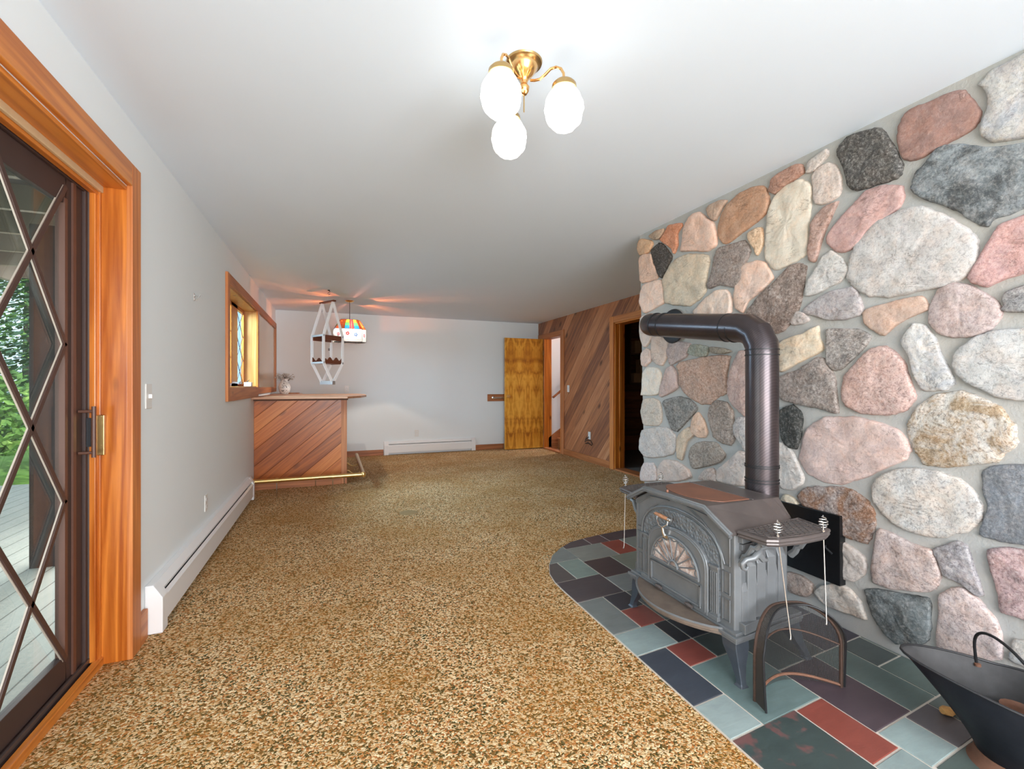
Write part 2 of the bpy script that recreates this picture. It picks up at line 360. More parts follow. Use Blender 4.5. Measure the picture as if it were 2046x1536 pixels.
# ---------------------------------------------------------------- mesh building
def wloc(o):
    v = Vector((0, 0, 0))
    while o: v += o.location; o = o.parent
    return v
class MB:
    def __init__(self): self.v = []; self.f = []; self.mi = []; self.m = 0
    def add(self, vs, fs):
        b = len(self.v); self.v += [tuple(p) for p in vs]
        for f in fs: self.f.append([b+i for i in f]); self.mi.append(self.m)
        return self
    def box(self, x0, x1, y0, y1, z0, z1):
        vs = [(x, y, z) for z in (z0, z1) for x, y in ((x0, y0), (x1, y0), (x1, y1), (x0, y1))]
        return self.add(vs, [(3, 2, 1, 0), (4, 5, 6, 7), (0, 1, 5, 4), (1, 2, 6, 5), (2, 3, 7, 6), (3, 0, 4, 7)])
    def obox(self, c, ax, ay, az):
        """box at c with half-axis vectors"""
        c, ax, ay, az = map(Vector, (c, ax, ay, az)); vs = []
        for k in (-1, 1):
            for i, j in ((-1, -1), (1, -1), (1, 1), (-1, 1)): vs.append(c+ax*i+ay*j+az*k)
        return self.add(vs, [(3, 2, 1, 0), (4, 5, 6, 7), (0, 1, 5, 4), (1, 2, 6, 5), (2, 3, 7, 6), (3, 0, 4, 7)])
    def prism(self, pts, fa, fb):
        """pts: 2d outline; fa, fb map a 2d point to 3d for the two caps"""
        n = len(pts); vs = [fa(*p) for p in pts]+[fb(*p) for p in pts]
        fs = [list(range(n))[::-1], list(range(n, 2*n))]+[(i, (i+1) % n, n+(i+1) % n, n+i) for i in range(n)]
        return self.add(vs, fs)
    def px(self, pts, x0, x1): return self.prism(pts, lambda a, b: (x0, a, b), lambda a, b: (x1, a, b))
    def py(self, pts, y0, y1): return self.prism(pts, lambda a, b: (a, y0, b), lambda a, b: (a, y1, b))
    def pz(self, pts, z0, z1): return self.prism(pts, lambda a, b: (a, b, z0), lambda a, b: (a, b, z1))
    def tube(self, pts, r, seg=10, closed=False, flat=None):
        pts = [Vector(p) for p in pts]; n = len(pts); rs = r if isinstance(r, (list, tuple)) else [r]*n
        ref = None; vs = []
        for i, p in enumerate(pts):
            a = pts[(i-1) % n] if (i > 0 or closed) else p; b = pts[(i+1) % n] if (i < n-1 or closed) else p
            d = (b-a).normalized()
            if ref is None:
                ref = Vector((0, 0, 1)) if abs(d.z) < 0.9 else Vector((1, 0, 0))
            u = (ref-d*ref.dot(d))
            if u.length < 1e-5: u = d.orthogonal()
            u.normalize(); w_ = d.cross(u); ref = u
            for k in range(seg):
                an = 2*PI*k/seg; vs.append(p+(u*math.cos(an)+w_*math.sin(an))*rs[i])
        fs = []
        for i in range(n if closed else n-1):
            j = (i+1) % n
            for k in range(seg): fs.append((i*seg+k, i*seg+(k+1) % seg, j*seg+(k+1) % seg, j*seg+k))
        if not closed: fs += [list(range(seg))[::-1], [(n-1)*seg+k for k in range(seg)]]
        return self.add(vs, fs)
    def lathe(self, prof, c, seg=32, axis='z', wob=None, sgn=1):
        """prof: list of (radius, height)"""
        vs = []
        for r, h in prof:
            for k in range(seg):
                an = 2*PI*k/seg; rr = r*(wob(an, h) if wob else 1)
                a, b = rr*math.cos(an), rr*math.sin(an)
                if axis == 'z': vs.append((c[0]+a, c[1]+b, c[2]+h*sgn))
                elif axis == 'x': vs.append((c[0]+h*sgn, c[1]+a, c[2]+b))
                else: vs.append((c[0]+a, c[1]+h*sgn, c[2]+b))
        fs = []
        for i in range(len(prof)-1):
            for k in range(seg): fs.append((i*seg+k, i*seg+(k+1) % seg, (i+1)*seg+(k+1) % seg, (i+1)*seg+k))
        n = len(prof)-1
        if prof[0][0] > 1e-4: fs.append(list(range(seg))[::-1])
        if prof[-1][0] > 1e-4: fs.append([n*seg+k for k in range(seg)])
        return self.add(vs, fs)
    def loft(self, rings, cap=True):
        n = len(rings[0]); vs = [p for r in rings for p in r]; fs = []
        for i in range(len(rings)-1):
            for k in range(n): fs.append((i*n+k, i*n+(k+1) % n, (i+1)*n+(k+1) % n, (i+1)*n+k))
        if cap: fs += [list(range(n))[::-1], [(len(rings)-1)*n+k for k in range(n)]]
        return self.add(vs, fs)
    def build(self, name, mats, parent=None, smooth=False, bevel=0.0, recalc=True, angle=40):
        me = bpy.data.meshes.new(name); off = wloc(parent) if parent else Vector((0, 0, 0))
        me.from_pydata([Vector(p)-off for p in self.v], [], self.f)
        if isinstance(mats, str): mats = [mats]
        for k in mats: me.materials.append(M[k])
        for p, mi in zip(me.polygons, self.mi): p.material_index = mi
        if recalc:
            bm = bmesh.new(); bm.from_mesh(me); bmesh.ops.remove_doubles(bm, verts=bm.verts, dist=1e-6)
            bmesh.ops.recalc_face_normals(bm, faces=bm.faces); bm.to_mesh(me); bm.free()
        if smooth: me.shade_smooth() if angle >= 180 else me.set_sharp_from_angle(angle=math.radians(angle))
        if smooth:
            for p in me.polygons: p.use_smooth = True
        o = bpy.data.objects.new(name, me); COL.objects.link(o)
        if parent: o.parent = parent
        if bevel:
            b = o.modifiers.new('bevel', 'BEVEL'); b.width = bevel; b.segments = 2; b.limit_method = 'ANGLE'
        return o
def root(name, label, cat, loc, group=None):
    o = bpy.data.objects.new(name, None); COL.objects.link(o); o.location = loc; o.empty_display_size = 0.05
    o['label'] = label; o['category'] = cat
    if group: o['group'] = group
    return o
def tag(o, label, cat, group=None):
    o['label'] = label; o['category'] = cat
    if group: o['group'] = group
    return o
def struct(o): o['kind'] = 'structure'; return o
def sroot(name, loc=(0, 0, 0)):
    o = bpy.data.objects.new(name, None); COL.objects.link(o); o.location = loc; o['kind'] = 'structure'; o.empty_display_size = 0.05
    return o
def arc(cx, cy, rx, ry, a0, a1, n):
    return [(cx+rx*math.cos(a0+(a1-a0)*i/n), cy+ry*math.sin(a0+(a1-a0)*i/n)) for i in range(n+1)]
def B(name, mat, parent, *boxes, bevel=0.0):
    m = MB()
    for b in boxes: m.box(*b)
    return m.build(name, mat, parent, bevel=bevel)
STONES = """C4A07C 3 2846,2332 2762,2345 2676,2335 2685,2302 2736,2274 2794,2289
D9A878 3 2965,2332 2924,2335 2817,2289 2803,2255 2851,2209 2962,2216 2984,2271
4A4038 4 2820,2216 2737,2251 2674,2209 2609,2130 2603,2096 2646,2060 2705,1989 2723,1988 2774,2058 2808,2144
E08850 4 2715,2268 2634,2342 2561,2332 2497,2318 2492,2292 2538,2257 2538,2180 2576,2126 2601,2165 2681,2230
E8B898 2 2960,2193 2914,2211 2821,2187 2802,2113 2754,2024 2770,1989 2940,1993 2969,2072
EABFA8 2 2488,2223 2460,2304 2386,2344 2322,2330 2284,2284 2216,2227 2193,2110 2205,2076 2270,2057 2360,2086 2504,2122 2506,2157
C9A487 3 2272,2325 2238,2346 2154,2346 2105,2325 2146,2289 2200,2234 2241,2265
C9946C 3 2184,2198 2149,2267 2083,2314 2011,2337 1895,2328 1838,2294 1819,2215 1837,2157 1901,2128 2106,2065 2155,2083 2185,2133
D8C2A2 3 2699,1964 2611,2066 2455,2090 2315,2052 2261,2013 2281,1917 2301,1803 2372,1756 2444,1737 2583,1764 2677,1798 2688,1876
EFCAB4 2 2967,1919 2924,1981 2785,1982 2706,1956 2691,1810 2705,1793 2902,1755 2941,1771 2979,1849
A08C80 5 2266,1872 2206,2032 2164,2061 1990,2046 1952,1971 1985,1911 2015,1826 2063,1786 2182,1825 2257,1816 2272,1831
E6BF94 4 1962,2079 1900,2093 1867,2079 1865,1991 1905,1936 1921,1977 1954,2032
DDD0BC 1 1834,2134 1783,2230 1721,2261 1648,2262 1607,2235 1584,2199 1589,2110 1605,2010 1615,1880 1672,1848 1786,1827 1825,1851 1856,1917 1849,2017
EBC5B0 2 2074,1745 2052,1842 2003,1908 1914,1912 1863,1892 1809,1796 1817,1776 1902,1720 1973,1688 1993,1653 2012,1625 2067,1665
9F8678 6 1991,1568 1975,1635 1903,1706 1794,1771 1715,1831 1657,1834 1619,1801 1631,1743 1655,1620 1693,1551 1762,1486 1842,1491 1916,1536
E6CBB8 2 2409,1692 2303,1761 2214,1795 2132,1787 2090,1724 2097,1645 2158,1606 2242,1600 2341,1630
DDB8A0 5 2158,1610 2117,1625 2031,1620 2004,1578 2032,1558 2119,1585
E2CDC0 2 2968,1724 2856,1739 2823,1625 2833,1557 2914,1494 2961,1508 2986,1623
DDC0AC 2 2848,1559 2773,1571 2661,1512 2687,1391 2738,1340 2811,1358 2855,1400
D9BDB0 3 2972,1447 2914,1484 2860,1460 2864,1380 2936,1338 2976,1355
C0A8A0 4 2677,1447 2633,1519 2453,1485 2448,1458 2494,1389 2640,1341 2666,1380
9AA090 5 2468,1415 2429,1474 2313,1456 2281,1437 2304,1387 2362,1382
A89880 5 2269,1444 2164,1428 2105,1404 2165,1391 2249,1401
E4D2B4 3 1783,1421 1725,1451 1652,1464 1569,1495 1557,1435 1545,1369 1655,1322 1776,1268 1774,1335
CFC0B8 4 1715,1533 1677,1583 1635,1570 1608,1533 1636,1516 1694,1513
E0D6C8 2 2983,1146 2968,1290 2918,1335 2795,1326 2750,1276 2754,1188 2789,1129 2880,1112 2984,1117
CDAFA4 3 2726,1246 2680,1322 2625,1334 2580,1272 2577,1180 2646,1141 2753,1106 2774,1130
C09A84 5 2571,1337 2518,1362 2314,1382 2184,1387 2119,1367 2142,1271 2151,1150 2225,1115 2280,1071 2371,1068 2477,1117 2563,1207 2554,1281
D2ADA0 4 2134,1206 2096,1326 2045,1394 1990,1390 1977,1229 2001,1021 2057,1033 2113,1078 2136,1134
C9BDAE 4 3006,990 2961,1085 2850,1098 2776,1071 2754,984 2765,915 2814,886 2970,878 2993,928
8F8C86 6 2740,1062 2703,1092 2567,1115 2466,1100 2401,1049 2408,1022 2496,945 2596,865 2656,876 2695,959
DDB89C 3 2460,921 2433,985 2390,1014 2340,965 2312,890 2333,849 2391,843 2450,868
B5A090 6 2305,993 2281,1063 2225,1098 2153,1089 2105,1038 2097,959 2095,871 2131,823 2192,828 2265,861 2285,927
C4BDB8 4 3017,759 2989,835 2860,872 2698,887 2624,841 2613,767 2650,696 2764,656 2949,623 3021,675
D8BD9C 3 2606,778 2577,846 2485,905 2449,895 2432,856 2502,799 2530,723 2558,663 2603,675
A89888 6 2480,712 2453,778 2368,819 2245,825 2174,764 2185,730 2250,686 2434,625 2476,649
C8BEB8 5 2098,951 2067,1001 2011,1005 1995,921 2007,803 2044,838 2090,896
D8C8C4 4 3029,496 2984,576 2872,594 2828,542 2839,465 3023,425
DCC4B4 2 2820,563 2750,638 2611,650 2496,609 2473,559 2590,509 2816,466
BFB0A8 5 2406,563 2340,637 2272,657 2241,620 2243,574 2343,558
D6C6BA 3 2240,646 2165,708 2064,796 2017,786 2001,719 2032,596 2129,576 2232,580
3E4240 4 1788,1041 1764,1074 1711,1089 1668,1058 1658,1015 1671,925 1695,860 1739,858 1777,899
C9C2BA 8 1809,867 1769,886 1717,836 1682,765 1659,714 1670,678 1722,636 1784,626 1806,686
CCC2A8 4 1798,551 1769,601 1716,591 1673,546 1650,498 1704,497 1795,508
C98E70 4 1826,2275 1805,2317 1749,2342 1660,2346 1625,2325 1616,2285 1662,2271 1736,2254 1783,2239 1814,2260
CFC4BC 5 1606,2274 1598,2323 1550,2340 1499,2348 1496,2315 1539,2284 1565,2269
E3CEC0 4 1577,2177 1580,2250 1559,2273 1500,2282 1464,2256 1441,2197 1438,2128 1455,2098 1524,2086 1562,2106 1575,2137
5A5856 5 1456,2327 1414,2355 1357,2356 1277,2335 1257,2308 1228,2246 1191,2140 1194,2097 1216,2084 1308,2088 1373,2093 1407,2128 1428,2228 1451,2288
D4A49C 3 1515,1911 1476,1968 1403,2029 1330,2079 1256,2074 1193,2042 1187,1995 1209,1954 1269,1924 1328,1897 1373,1845 1431,1827 1479,1850
BA9486 4 1585,2016 1557,2053 1505,2079 1456,2076 1475,2036 1507,1978 1534,1923 1569,1822 1603,1834 1608,1885 1593,1953
CDC8C2 4 1628,1657 1612,1727 1570,1790 1530,1838 1491,1853 1449,1811 1421,1760 1418,1735 1452,1693 1514,1674 1573,1653
A87E74 2 1207,2236 1197,2310 1173,2343 1098,2345 994,2333 971,2302 937,2218 942,2186 969,2160 1050,2146 1144,2131 1188,2161
B8BCC4 8 946,2322 926,2333 896,2353 817,2356 790,2353 772,2258 785,2107 821,2019 859,2042 904,2086 934,2124 940,2156 924,2199 915,2251 931,2301
8E989E 9 1160,2018 1145,2076 1101,2114 1060,2145 1002,2129 892,2063 821,2008 802,1956 814,1880 854,1841 895,1810 930,1790 969,1824 1015,1876 1074,1927 1136,1976
CFCAC6 4 1420,1691 1411,1783 1372,1865 1298,1921 1192,1944 1121,1931 1056,1876 981,1798 955,1743 956,1668 983,1618 1045,1592 1145,1587 1255,1582 1335,1605 1388,1650
D2A09E 4 984,1608 954,1667 918,1732 883,1785 824,1823 794,1833 785,1625 826,1618 873,1584 927,1564 969,1586
B8B0B0 4 1652,1577 1601,1617 1506,1654 1397,1659 1371,1614 1355,1547 1369,1521 1435,1508 1516,1518 1602,1554
CFAC98 3 1361,1526 1339,1545 1239,1563 1136,1568 1108,1522 1116,1504 1182,1481 1229,1453 1272,1416 1303,1431 1347,1475
CBB3AE 4 1111,1490 1099,1546 1073,1585 1023,1600 968,1573 915,1525 892,1487 891,1453 913,1410 961,1386 1027,1383 1076,1404 1106,1445
B4B2B4 6 886,1486 877,1535 852,1581 827,1602 791,1594 793,1412 829,1406 858,1437 882,1463
ADA49E 6 1525,1465 1502,1474 1388,1459 1325,1422 1349,1375 1404,1320 1462,1271 1499,1268 1525,1311 1524,1396
A8988E 6 1795,1237 1668,1285 1575,1337 1528,1319 1492,1241 1483,1157 1476,1059 1557,1073 1681,1096 1789,1126
D9AFA2 5 1461,1173 1448,1240 1384,1312 1323,1362 1266,1370 1219,1331 1191,1276 1170,1196 1160,1137 1200,1088 1260,1065 1362,1062 1430,1091 1458,1127
B9BCC2 8 1207,1390 1160,1458 1117,1440 1087,1386 1072,1328 1043,1258 1027,1202 1070,1174 1138,1176 1164,1235 1179,1315 1201,1363
CCCCCA 4 1035,1295 1018,1337 957,1385 892,1402 812,1387 783,1304 796,1142 832,1133 882,1145 933,1167 991,1208 1029,1251
D6D0C6 7 1193,1029 1172,1077 1133,1131 1080,1164 1006,1172 938,1143 895,1110 875,1072 863,1050 856,1000 864,971 885,951 911,913 987,889 1085,863 1137,870 1159,906 1175,944 1191,989
DDBDB2 3 1680,807 1659,925 1624,985 1543,1035 1410,1048 1310,1033 1225,999 1191,955 1183,923 1198,881 1264,836 1368,767 1467,717 1558,711 1639,740
CCC9C4 5 1335,719 1314,776 1254,823 1181,844 1096,851 1019,826 975,784 953,721 958,682 1007,624 1101,572 1186,566 1253,586 1303,623 1329,668
9E8C84 7 1696,607 1663,653 1584,682 1472,702 1398,690 1350,656 1325,595 1332,526 1361,460 1432,460 1492,469 1572,503 1631,528 1674,577
7E8894 4 951,876 900,903 835,937 796,937 800,653 838,640 878,621 927,618 966,624 953,678 939,743 954,801
C8BBB0 4 1498,379 1478,434 1433,425 1376,398 1363,357 1378,305 1422,261 1482,256 1504,312
C8B4B0 5 1346,341 1326,483 1311,547 1253,542 1187,521 1113,511 1087,433 1093,384 1127,336 1184,315 1271,289 1337,292
B0AAAE 6 1113,518 1069,552 1033,581 1000,569 984,505 957,402 976,388 1025,412 1076,424 1092,472
CFA8A8 6 943,575 883,603 839,617 800,630 799,356 842,347 873,355 908,357 916,420 933,511
7C8688 9 1376,237 1337,261 1221,289 1127,309 1123,236 1130,137 1165,90 1250,52 1301,77 1340,117 1359,176
D2BEBC 5 1088,346 1035,395 1010,399 962,369 926,324 905,267 908,174 980,146 1103,110 1101,219
A8B4C0 8 881,231 865,276 843,299 804,320 805,210 879,184
CEC6BC 4 1614,128 1580,176 1498,222 1445,216 1395,175 1371,102 1440,92 1549,82 1590,96
B8A090 5 1798,122 1758,178 1683,185 1626,165 1632,112 1668,79 1751,69"""

# ================================================================ ROOM SHELL
XL, XC, YB, HC = -0.835, 3.70, 8.0, 2.372
WT = 0.15
YF = -2.2
def boxes_obj(name, mat, bl, bevel=0.0):
    return struct(B(name, mat, None, *bl, bevel=bevel))
# floor with the carpet
boxes_obj('floor', 'carpet', [(XL-WT, 6.2, YF-0.15, YB+0.15, -0.08, 0.0)])
boxes_obj('ceiling', 'ceiling_paint', [(XL-WT-0.02, 6.2, YF-0.15, YB+0.15, HC, HC+0.12)])
# left wall with openings: side window added for fill behind the camera, sliding door, long window by the bar
D0, D1, DZ = 0.30, 2.47, 2.06
W0, W1, WZ0, WZ1 = 4.49, 6.05, 1.17, 2.06
x0, x1 = XL-WT, XL
boxes_obj('wall_left', 'wall_paint', [
    (x0, x1, YF, -1.75, 0, HC), (x0, x1, -1.75, -0.25, 0, 0.6), (x0, x1, -1.75, -0.25, 2.1, HC), (x0, x1, -0.25, D0, 0, HC),
    (x0, x1, D0, D1, DZ, HC), (x0, x1, D1, W0, 0, HC), (x0, x1, W0, W1, 0, WZ0), (x0, x1, W0, W1, WZ1, HC), (x0, x1, W1, YB, 0, HC)])
boxes_obj('wall_back', 'wall_paint', [(XL-WT, XC+0.15, YB, YB+0.15, 0, HC)])
boxes_obj('wall_rear', 'wall_paint', [(XL-WT, 2.4, YF-0.15, YF, 0, 0.45), (XL-WT, 2.4, YF-0.15, YF, 2.15, HC), (XL-WT, -0.6, YF-0.15, YF, 0.45, 2.15), (2.1, 2.4, YF-0.15, YF, 0.45, 2.15)])
# cedar wall with two doorways
C0, C1, CZ = 4.60, 5.443, 2.07
S0, S1, SZ = 7.04, 7.75, 2.05
boxes_obj('wall_right', 'cedar_planks', [
    (XC, XC+WT, 3.0, C0, 0, HC), (XC, XC+WT, C0, C1, CZ, HC), (XC, XC+WT, C1, S0, 0, HC), (XC, XC+WT, S0, S1, SZ, HC), (XC, XC+WT, S1, YB, 0, HC)])
# stair well and closet behind the cedar wall
boxes_obj('wall_stair', 'wall_paint', [(XC+WT, 6.2, S1+0.002, S1+0.1, 0, HC)])
boxes_obj('wall_stair_end', 'wall_paint', [(6.1, 6.2, 6.98, S1, 0, HC)])
boxes_obj('wall_closet', 'closet_planks', [(XC+WT, 6.2, 6.88, 6.98, 0, HC), (5.7, 5.8, 4.0, 6.88, 0, HC), (XC+WT, 5.8, 3.9, 4.0, 0, HC)])
boxes_obj('floor_closet', 'closet_floor', [(XC+WT, 5.7, 4.0, 6.88, 0.0, 0.012)])

# chimney mass faced with field stone
def xs(z): return 2.33-0.034*z
def ye(z): return 3.0-0.015*z
m = MB()
rings = []
for i in range(13):
    z = HC*i/12
    rings.append([(xs(z), YF, z), (XC, YF, z), (XC, ye(z), z), (xs(z), ye(z), z)])
m.loft(rings)
chim = struct(m.build('wall_chimney', 'mortar'))
m = MB()
sts = []
for line in STONES.strip().split('\n'):
    p = line.split(); sts.append((p[0], int(p[1]), [tuple(float(q)/1000 for q in a.split(',')) for a in p[2:]]))
for i, (c_, k_, pts) in enumerate(sts):       # stones the frame cuts off go on past it
    if min(p[0] for p in pts) < 0.84:
        sts[i] = (c_, k_, [(y-(0.13 if y < 0.86 else 0.0), z) for y, z in pts])
rs = random.Random(3)
pal = [('D8CCC0', 4), ('C9B0A4', 3), ('B0AAA6', 5), ('D9B8A4', 2), ('9A8A80', 6), ('C8C8C6', 4), ('8E949A', 9), ('D2A8A0', 3)]
def filler(y0, y1, z0, z1, dy, dz):
    ny = max(1, round((y1-y0)/dy)); nz = max(1, round((z1-z0)/dz))
    for j in range(nz):
        for i in range(ny):
            cy = y0+(i+0.5+(0.25 if j % 2 else -0.25)*(0 if ny == 1 else 1))*(y1-y0)/ny; cz = z0+(j+0.5)*(z1-z0)/nz
            n = rs.randint(6, 9); ry = (y1-y0)/ny*0.46; rz = (z1-z0)/nz*0.46; pts = []
            for k in range(n):
                a = 2*PI*k/n; q = 0.86+0.2*rs.random()
                e = 1.0/max(abs(math.cos(a))**1.2+abs(math.sin(a))**1.2, 0.9)**0.3
                pts.append((cy+ry*q*math.cos(a)*e*1.08, cz+rz*q*math.sin(a)*e*1.08))
            pc = rs.choice(pal); sts.append((pc[0], pc[1], pts))
filler(YF+0.05, 0.60, 0.03, 2.34, 0.30, 0.24)
filler(1.86, 2.98, 0.04, 0.42, 0.24, 0.19)
KP = {1: (0.06, 0.25), 2: (0.28, 0.5), 3: (0.34, 0.55), 4: (0.55, 0.40), 5: (0.75, 0.5), 6: (0.8, 0.8), 7: (0.9, 0.8), 8: (0.5, 1.0), 9: (0.55, 1.0)}
vcol, vcol2, vpat = [], [], []
def cr(p, n):
    out = []; L = len(p)
    for i in range(L):
        a, b, c_, d_ = (Vector(p[(i+k) % L]) for k in (-1, 0, 1, 2))
        for j in range(n):
            t_ = j/n
            out.append(0.5*((2*b)+(c_-a)*t_+(2*a-5*b+4*c_-d_)*t_*t_+(-a+3*b-3*c_+d_)*t_**3)*0.55+(b*(1-t_)+c_*t_)*0.45)
    return out
for si, (c_, k_, pts) in enumerate(sts):
    o2 = cr(pts, 6)
    cen = sum(o2, Vector((0, 0)))/len(o2)
    size = sum((q-cen).length for q in o2)/len(o2)
    seed = si*3.17
    prof = [(1.02, -0.008), (1.012, 0.004), (0.992, 0.0125), (0.95, 0.016), (0.87, 0.017), (0.78, 0.018), (0.68, 0.0185), (0.58, 0.019), (0.48, 0.0193), (0.38, 0.0195), (0.28, 0.0197), (0.18, 0.02), (0.09, 0.02)]
    rings = []; k = 0.9+0.5*rs.random(); tl = (rs.random()-0.5)*0.05; tz = (rs.random()-0.5)*0.05
    for sc_, h in prof:
        r = []
        for q in o2:
            e = 1+0.03*noise.noise(Vector((q.x*26, q.y*26, seed))) + 0.028*noise.noise(Vector((q.x*85, q.y*85, seed)))
            p = cen+(q-cen)*sc_*e
            dn = 0.008*noise.noise(Vector((p.x*14, p.y*14, seed)))*(1 if h > 0.01 else 0)+0.003*noise.noise(Vector((p.x*60, p.y*60, seed)))
            hh = h*k+dn+((p.x-cen.x)*tl+(p.y-cen.y)*tz if h > 0.01 else 0)
            hh = max(hh, 0.006) if h > 0.01 else hh
            z = min(max(p.y, 0.0), HC-0.001)
            r.append((xs(z)-hh, p.x, z))
        rings.append(r)
    n = len(o2); base = len(m.v); vs = [p for r in rings for p in r]+[(xs(cen.y)-0.020*k-0.008*noise.noise(Vector((cen.x*14, cen.y*14, seed)))-0.003*noise.noise(Vector((cen.x*60, cen.y*60, seed))), cen.x, cen.y)]
    fs = []
    for i in range(len(prof)-1):
        for j in range(n): fs.append((i*n+j, i*n+(j+1) % n, (i+1)*n+(j+1) % n, (i+1)*n+j))
    L = (len(prof)-1)*n
    for j in range(n): fs.append((L+j, L+(j+1) % n, len(vs)-1))
    m.add(vs, fs)
    sp, mo = KP[k_]; c1 = hx(c_, 0.95); lu_ = sum(c1)/3; c1 = tuple(min(0.88, x+(lu_-x)*0.28) for x in c1)
    if k_ == 8: c2 = (0.60, 0.58, 0.55)
    elif k_ == 9: c2 = tuple(x*0.38 for x in c1)
    elif k_ == 7: c2 = hx('8A6040') if c_ == '9E8C84' else hx('A08258')
    elif k_ == 6: c2 = tuple(x*0.62 for x in c1)
    elif k_ == 1: c2 = hx('E8DCC8')
    else: c2 = (min(0.9, c1[0]*1.12), c1[1]*1.0, c1[2]*0.88) if si % 2 else (c1[0]*0.8, c1[1]*0.8, c1[2]*0.84)
    for _ in vs: vcol.append(c1+(1,)); vcol2.append(tuple(c2)+(1,)); vpat.append((sp, mo, (si*0.137) % 1.0, 1))
# end of the chimney: stones turned round the corner
for j in range(9):
    for i in range(5):
        cz = (j+0.5)*HC/9; cx = 2.42+i*0.27+(0.1 if j % 2 else 0); n = 14; vs = []; rr = []
        for sc_, h in ((1.0, -0.005), (0.96, 0.012), (0.85, 0.02), (0.4, 0.024)):
            r = [(min(XC-0.01, max(xs(cz)+0.005, cx+0.125*sc_*math.cos(2*PI*q/n)*(1+0.1*math.sin(q*3+i+j)))), ye(cz)+h, min(HC-0.004, cz+0.118*sc_*math.sin(2*PI*q/n))) for q in range(n)]
            rr.append(r)
        m.loft(rr, cap=True); pc = pal[(i*3+j) % len(pal)]
        for _ in range(n*4): vcol.append(hxa(pc[0], 1.12)); vcol2.append(hxa(pc[0], 0.8)); vpat.append((0.4, 0.4, 0.3, 1))
def put_attr(o, name, data):
    a = o.data.color_attributes.new(name, 'FLOAT_COLOR', 'POINT')
    for i, c_ in enumerate(data): a.data[i].color = c_
st = m.build('stone_facing', 'field_stone', chim, smooth=True, recalc=False, angle=180)
put_attr(st, 'col', vcol); put_attr(st, 'col2', vcol2); put_attr(st, 'pat', vpat)
bm = bmesh.new(); bm.from_mesh(st.data); bmesh.ops.recalc_face_normals(bm, faces=bm.faces); bm.to_mesh(st.data); bm.free()

# ---- baseboards and trims
def tb(name, mat, *bl, bevel=0.003): return struct(B(name, mat, None, *bl, bevel=bevel))
tb('baseboard_back', 'cedar_base_x', (0.17, 0.80, YB-0.018, YB, 0, 0.095), (2.43, 2.98, YB-0.018, YB, 0, 0.095))
tb('baseboard_right', 'cedar_base_y', (XC-0.018, XC, 5.55, 6.93, 0, 0.10))
tb('baseboard_left', 'trim_y', (XL, XL+0.02, 2.552, 2.64, 0, 0.14))
# casing of the sliding door
tx0, tx1 = XL, XL+0.022
tb('trim_1', 'trim_z', (tx0, tx1, 2.455, 2.55, 0, 2.165))
tb('trim_2', 'fir_y', (tx0, tx1, 0.2, 2.454, 2.065, 2.165))
tb('trim_3', 'fir_z', (XL-0.10, XL+0.004, 2.455, 2.475, 0.0, 2.06))           # jamb
tb('trim_4', 'fir_z', (XL-0.118, XL-0.095, 2.425, 2.456, 0.03, 2.06), (XL-0.108, XL-0.085, 2.443, 2.456, 0.03, 2.06))   # stop
tb('trim_5', 'fir_y', (XL-0.10, XL+0.002, D0, 2.455, 2.045, 2.062))           # head of the recess
tb('trim_6', 'cream_strip', (XL-0.092, XL-0.078, D0, 2.454, 2.018, 2.046))
tb('trim_7', 'fir_y', (XL-0.118, XL-0.092, D0, 2.454, 2.005, 2.046))
tb('trim_8', 'fir_y', (XL-0.105, XL-0.078, D0, 2.455, 0.0, 0.035))            # sill edge
# cedar door casings
cx0, cx1 = XC-0.022, XC
tb('trim_9', 'trim_z', (cx0, cx1, C1, C1+0.095, 0, CZ+0.09))
tb('trim_10', 'trim_y', (cx0, cx1, 4.5, C1-0.001, CZ, CZ+0.09))
tb('trim_11', 'fir_z', (XC-0.004, XC+WT+0.005, C1-0.022, C1+0.001, 0, CZ), (XC+0.06, XC+0.095, C1-0.036, C1-0.02, 0, CZ))
tb('trim_12', 'fir_y', (XC-0.004, XC+WT+0.005, C0, C1-0.022, CZ-0.02, CZ+0.001))
tb('trim_13', 'cedar_z', (cx0, cx1, S0-0.105, S0, 0, SZ+0.095))
tb('trim_14', 'cedar_base_y', (cx0, cx1, S0+0.001, YB-0.03, SZ, SZ+0.095))
tb('trim_15', 'fir_z', (XC-0.004, XC+WT, S1-0.02, S1-0.0005, 0, SZ), (XC-0.02, XC+0.12, S0, S0+0.018, 0, SZ))
tb('trim_16', 'cedar_base_y', (XC-0.03, XC+WT, S0+0.02, S1, 0.0, 0.022))
tb('trim_17', 'cedar_base_y', (XC-0.02, XC+WT, C0, C1-0.022, 0.0, 0.02))
# stairs and skirt
m = MB(); m.py([(3.79, 0.0), (3.79, 0.20), (4.6, 0.73), (4.6, 0.0)], S1-0.02, S1+0.001); struct(m.build('trim_18', 'cedar_base_x'))
m = MB()
for i in range(7): m.box(3.98+i*0.27, 5.90, S0+0.02, S1-0.021, i*0.19, (i+1)*0.19-0.03); m.box(3.95+i*0.27, 4.25+i*0.27, S0+0.02, S1-0.021, (i+1)*0.19-0.03, (i+1)*0.19)
st_ = m.build('staircase', 'cedar_base_x', None); tag(st_, 'wooden staircase rising behind the open doorway by the yellow door', 'stairs')
hr = root('handrail', 'slim wooden handrail on the white stairwell wall seen through the doorway', 'handrail', (3.86, S1-0.06, 0.95))
MB().tube([(3.86, S1-0.06, 0.955), (5.2, S1-0.06, 1.98)], 0.022, 10).build('rail', 'cedar_base_x', hr, smooth=True)
for bx_, bz_ in ((3.98, 1.02), (4.9, 1.72)): B('bracket', 'old_brass', hr, (bx_, bx_+0.02, S1-0.06, S1, bz_, bz_+0.015))

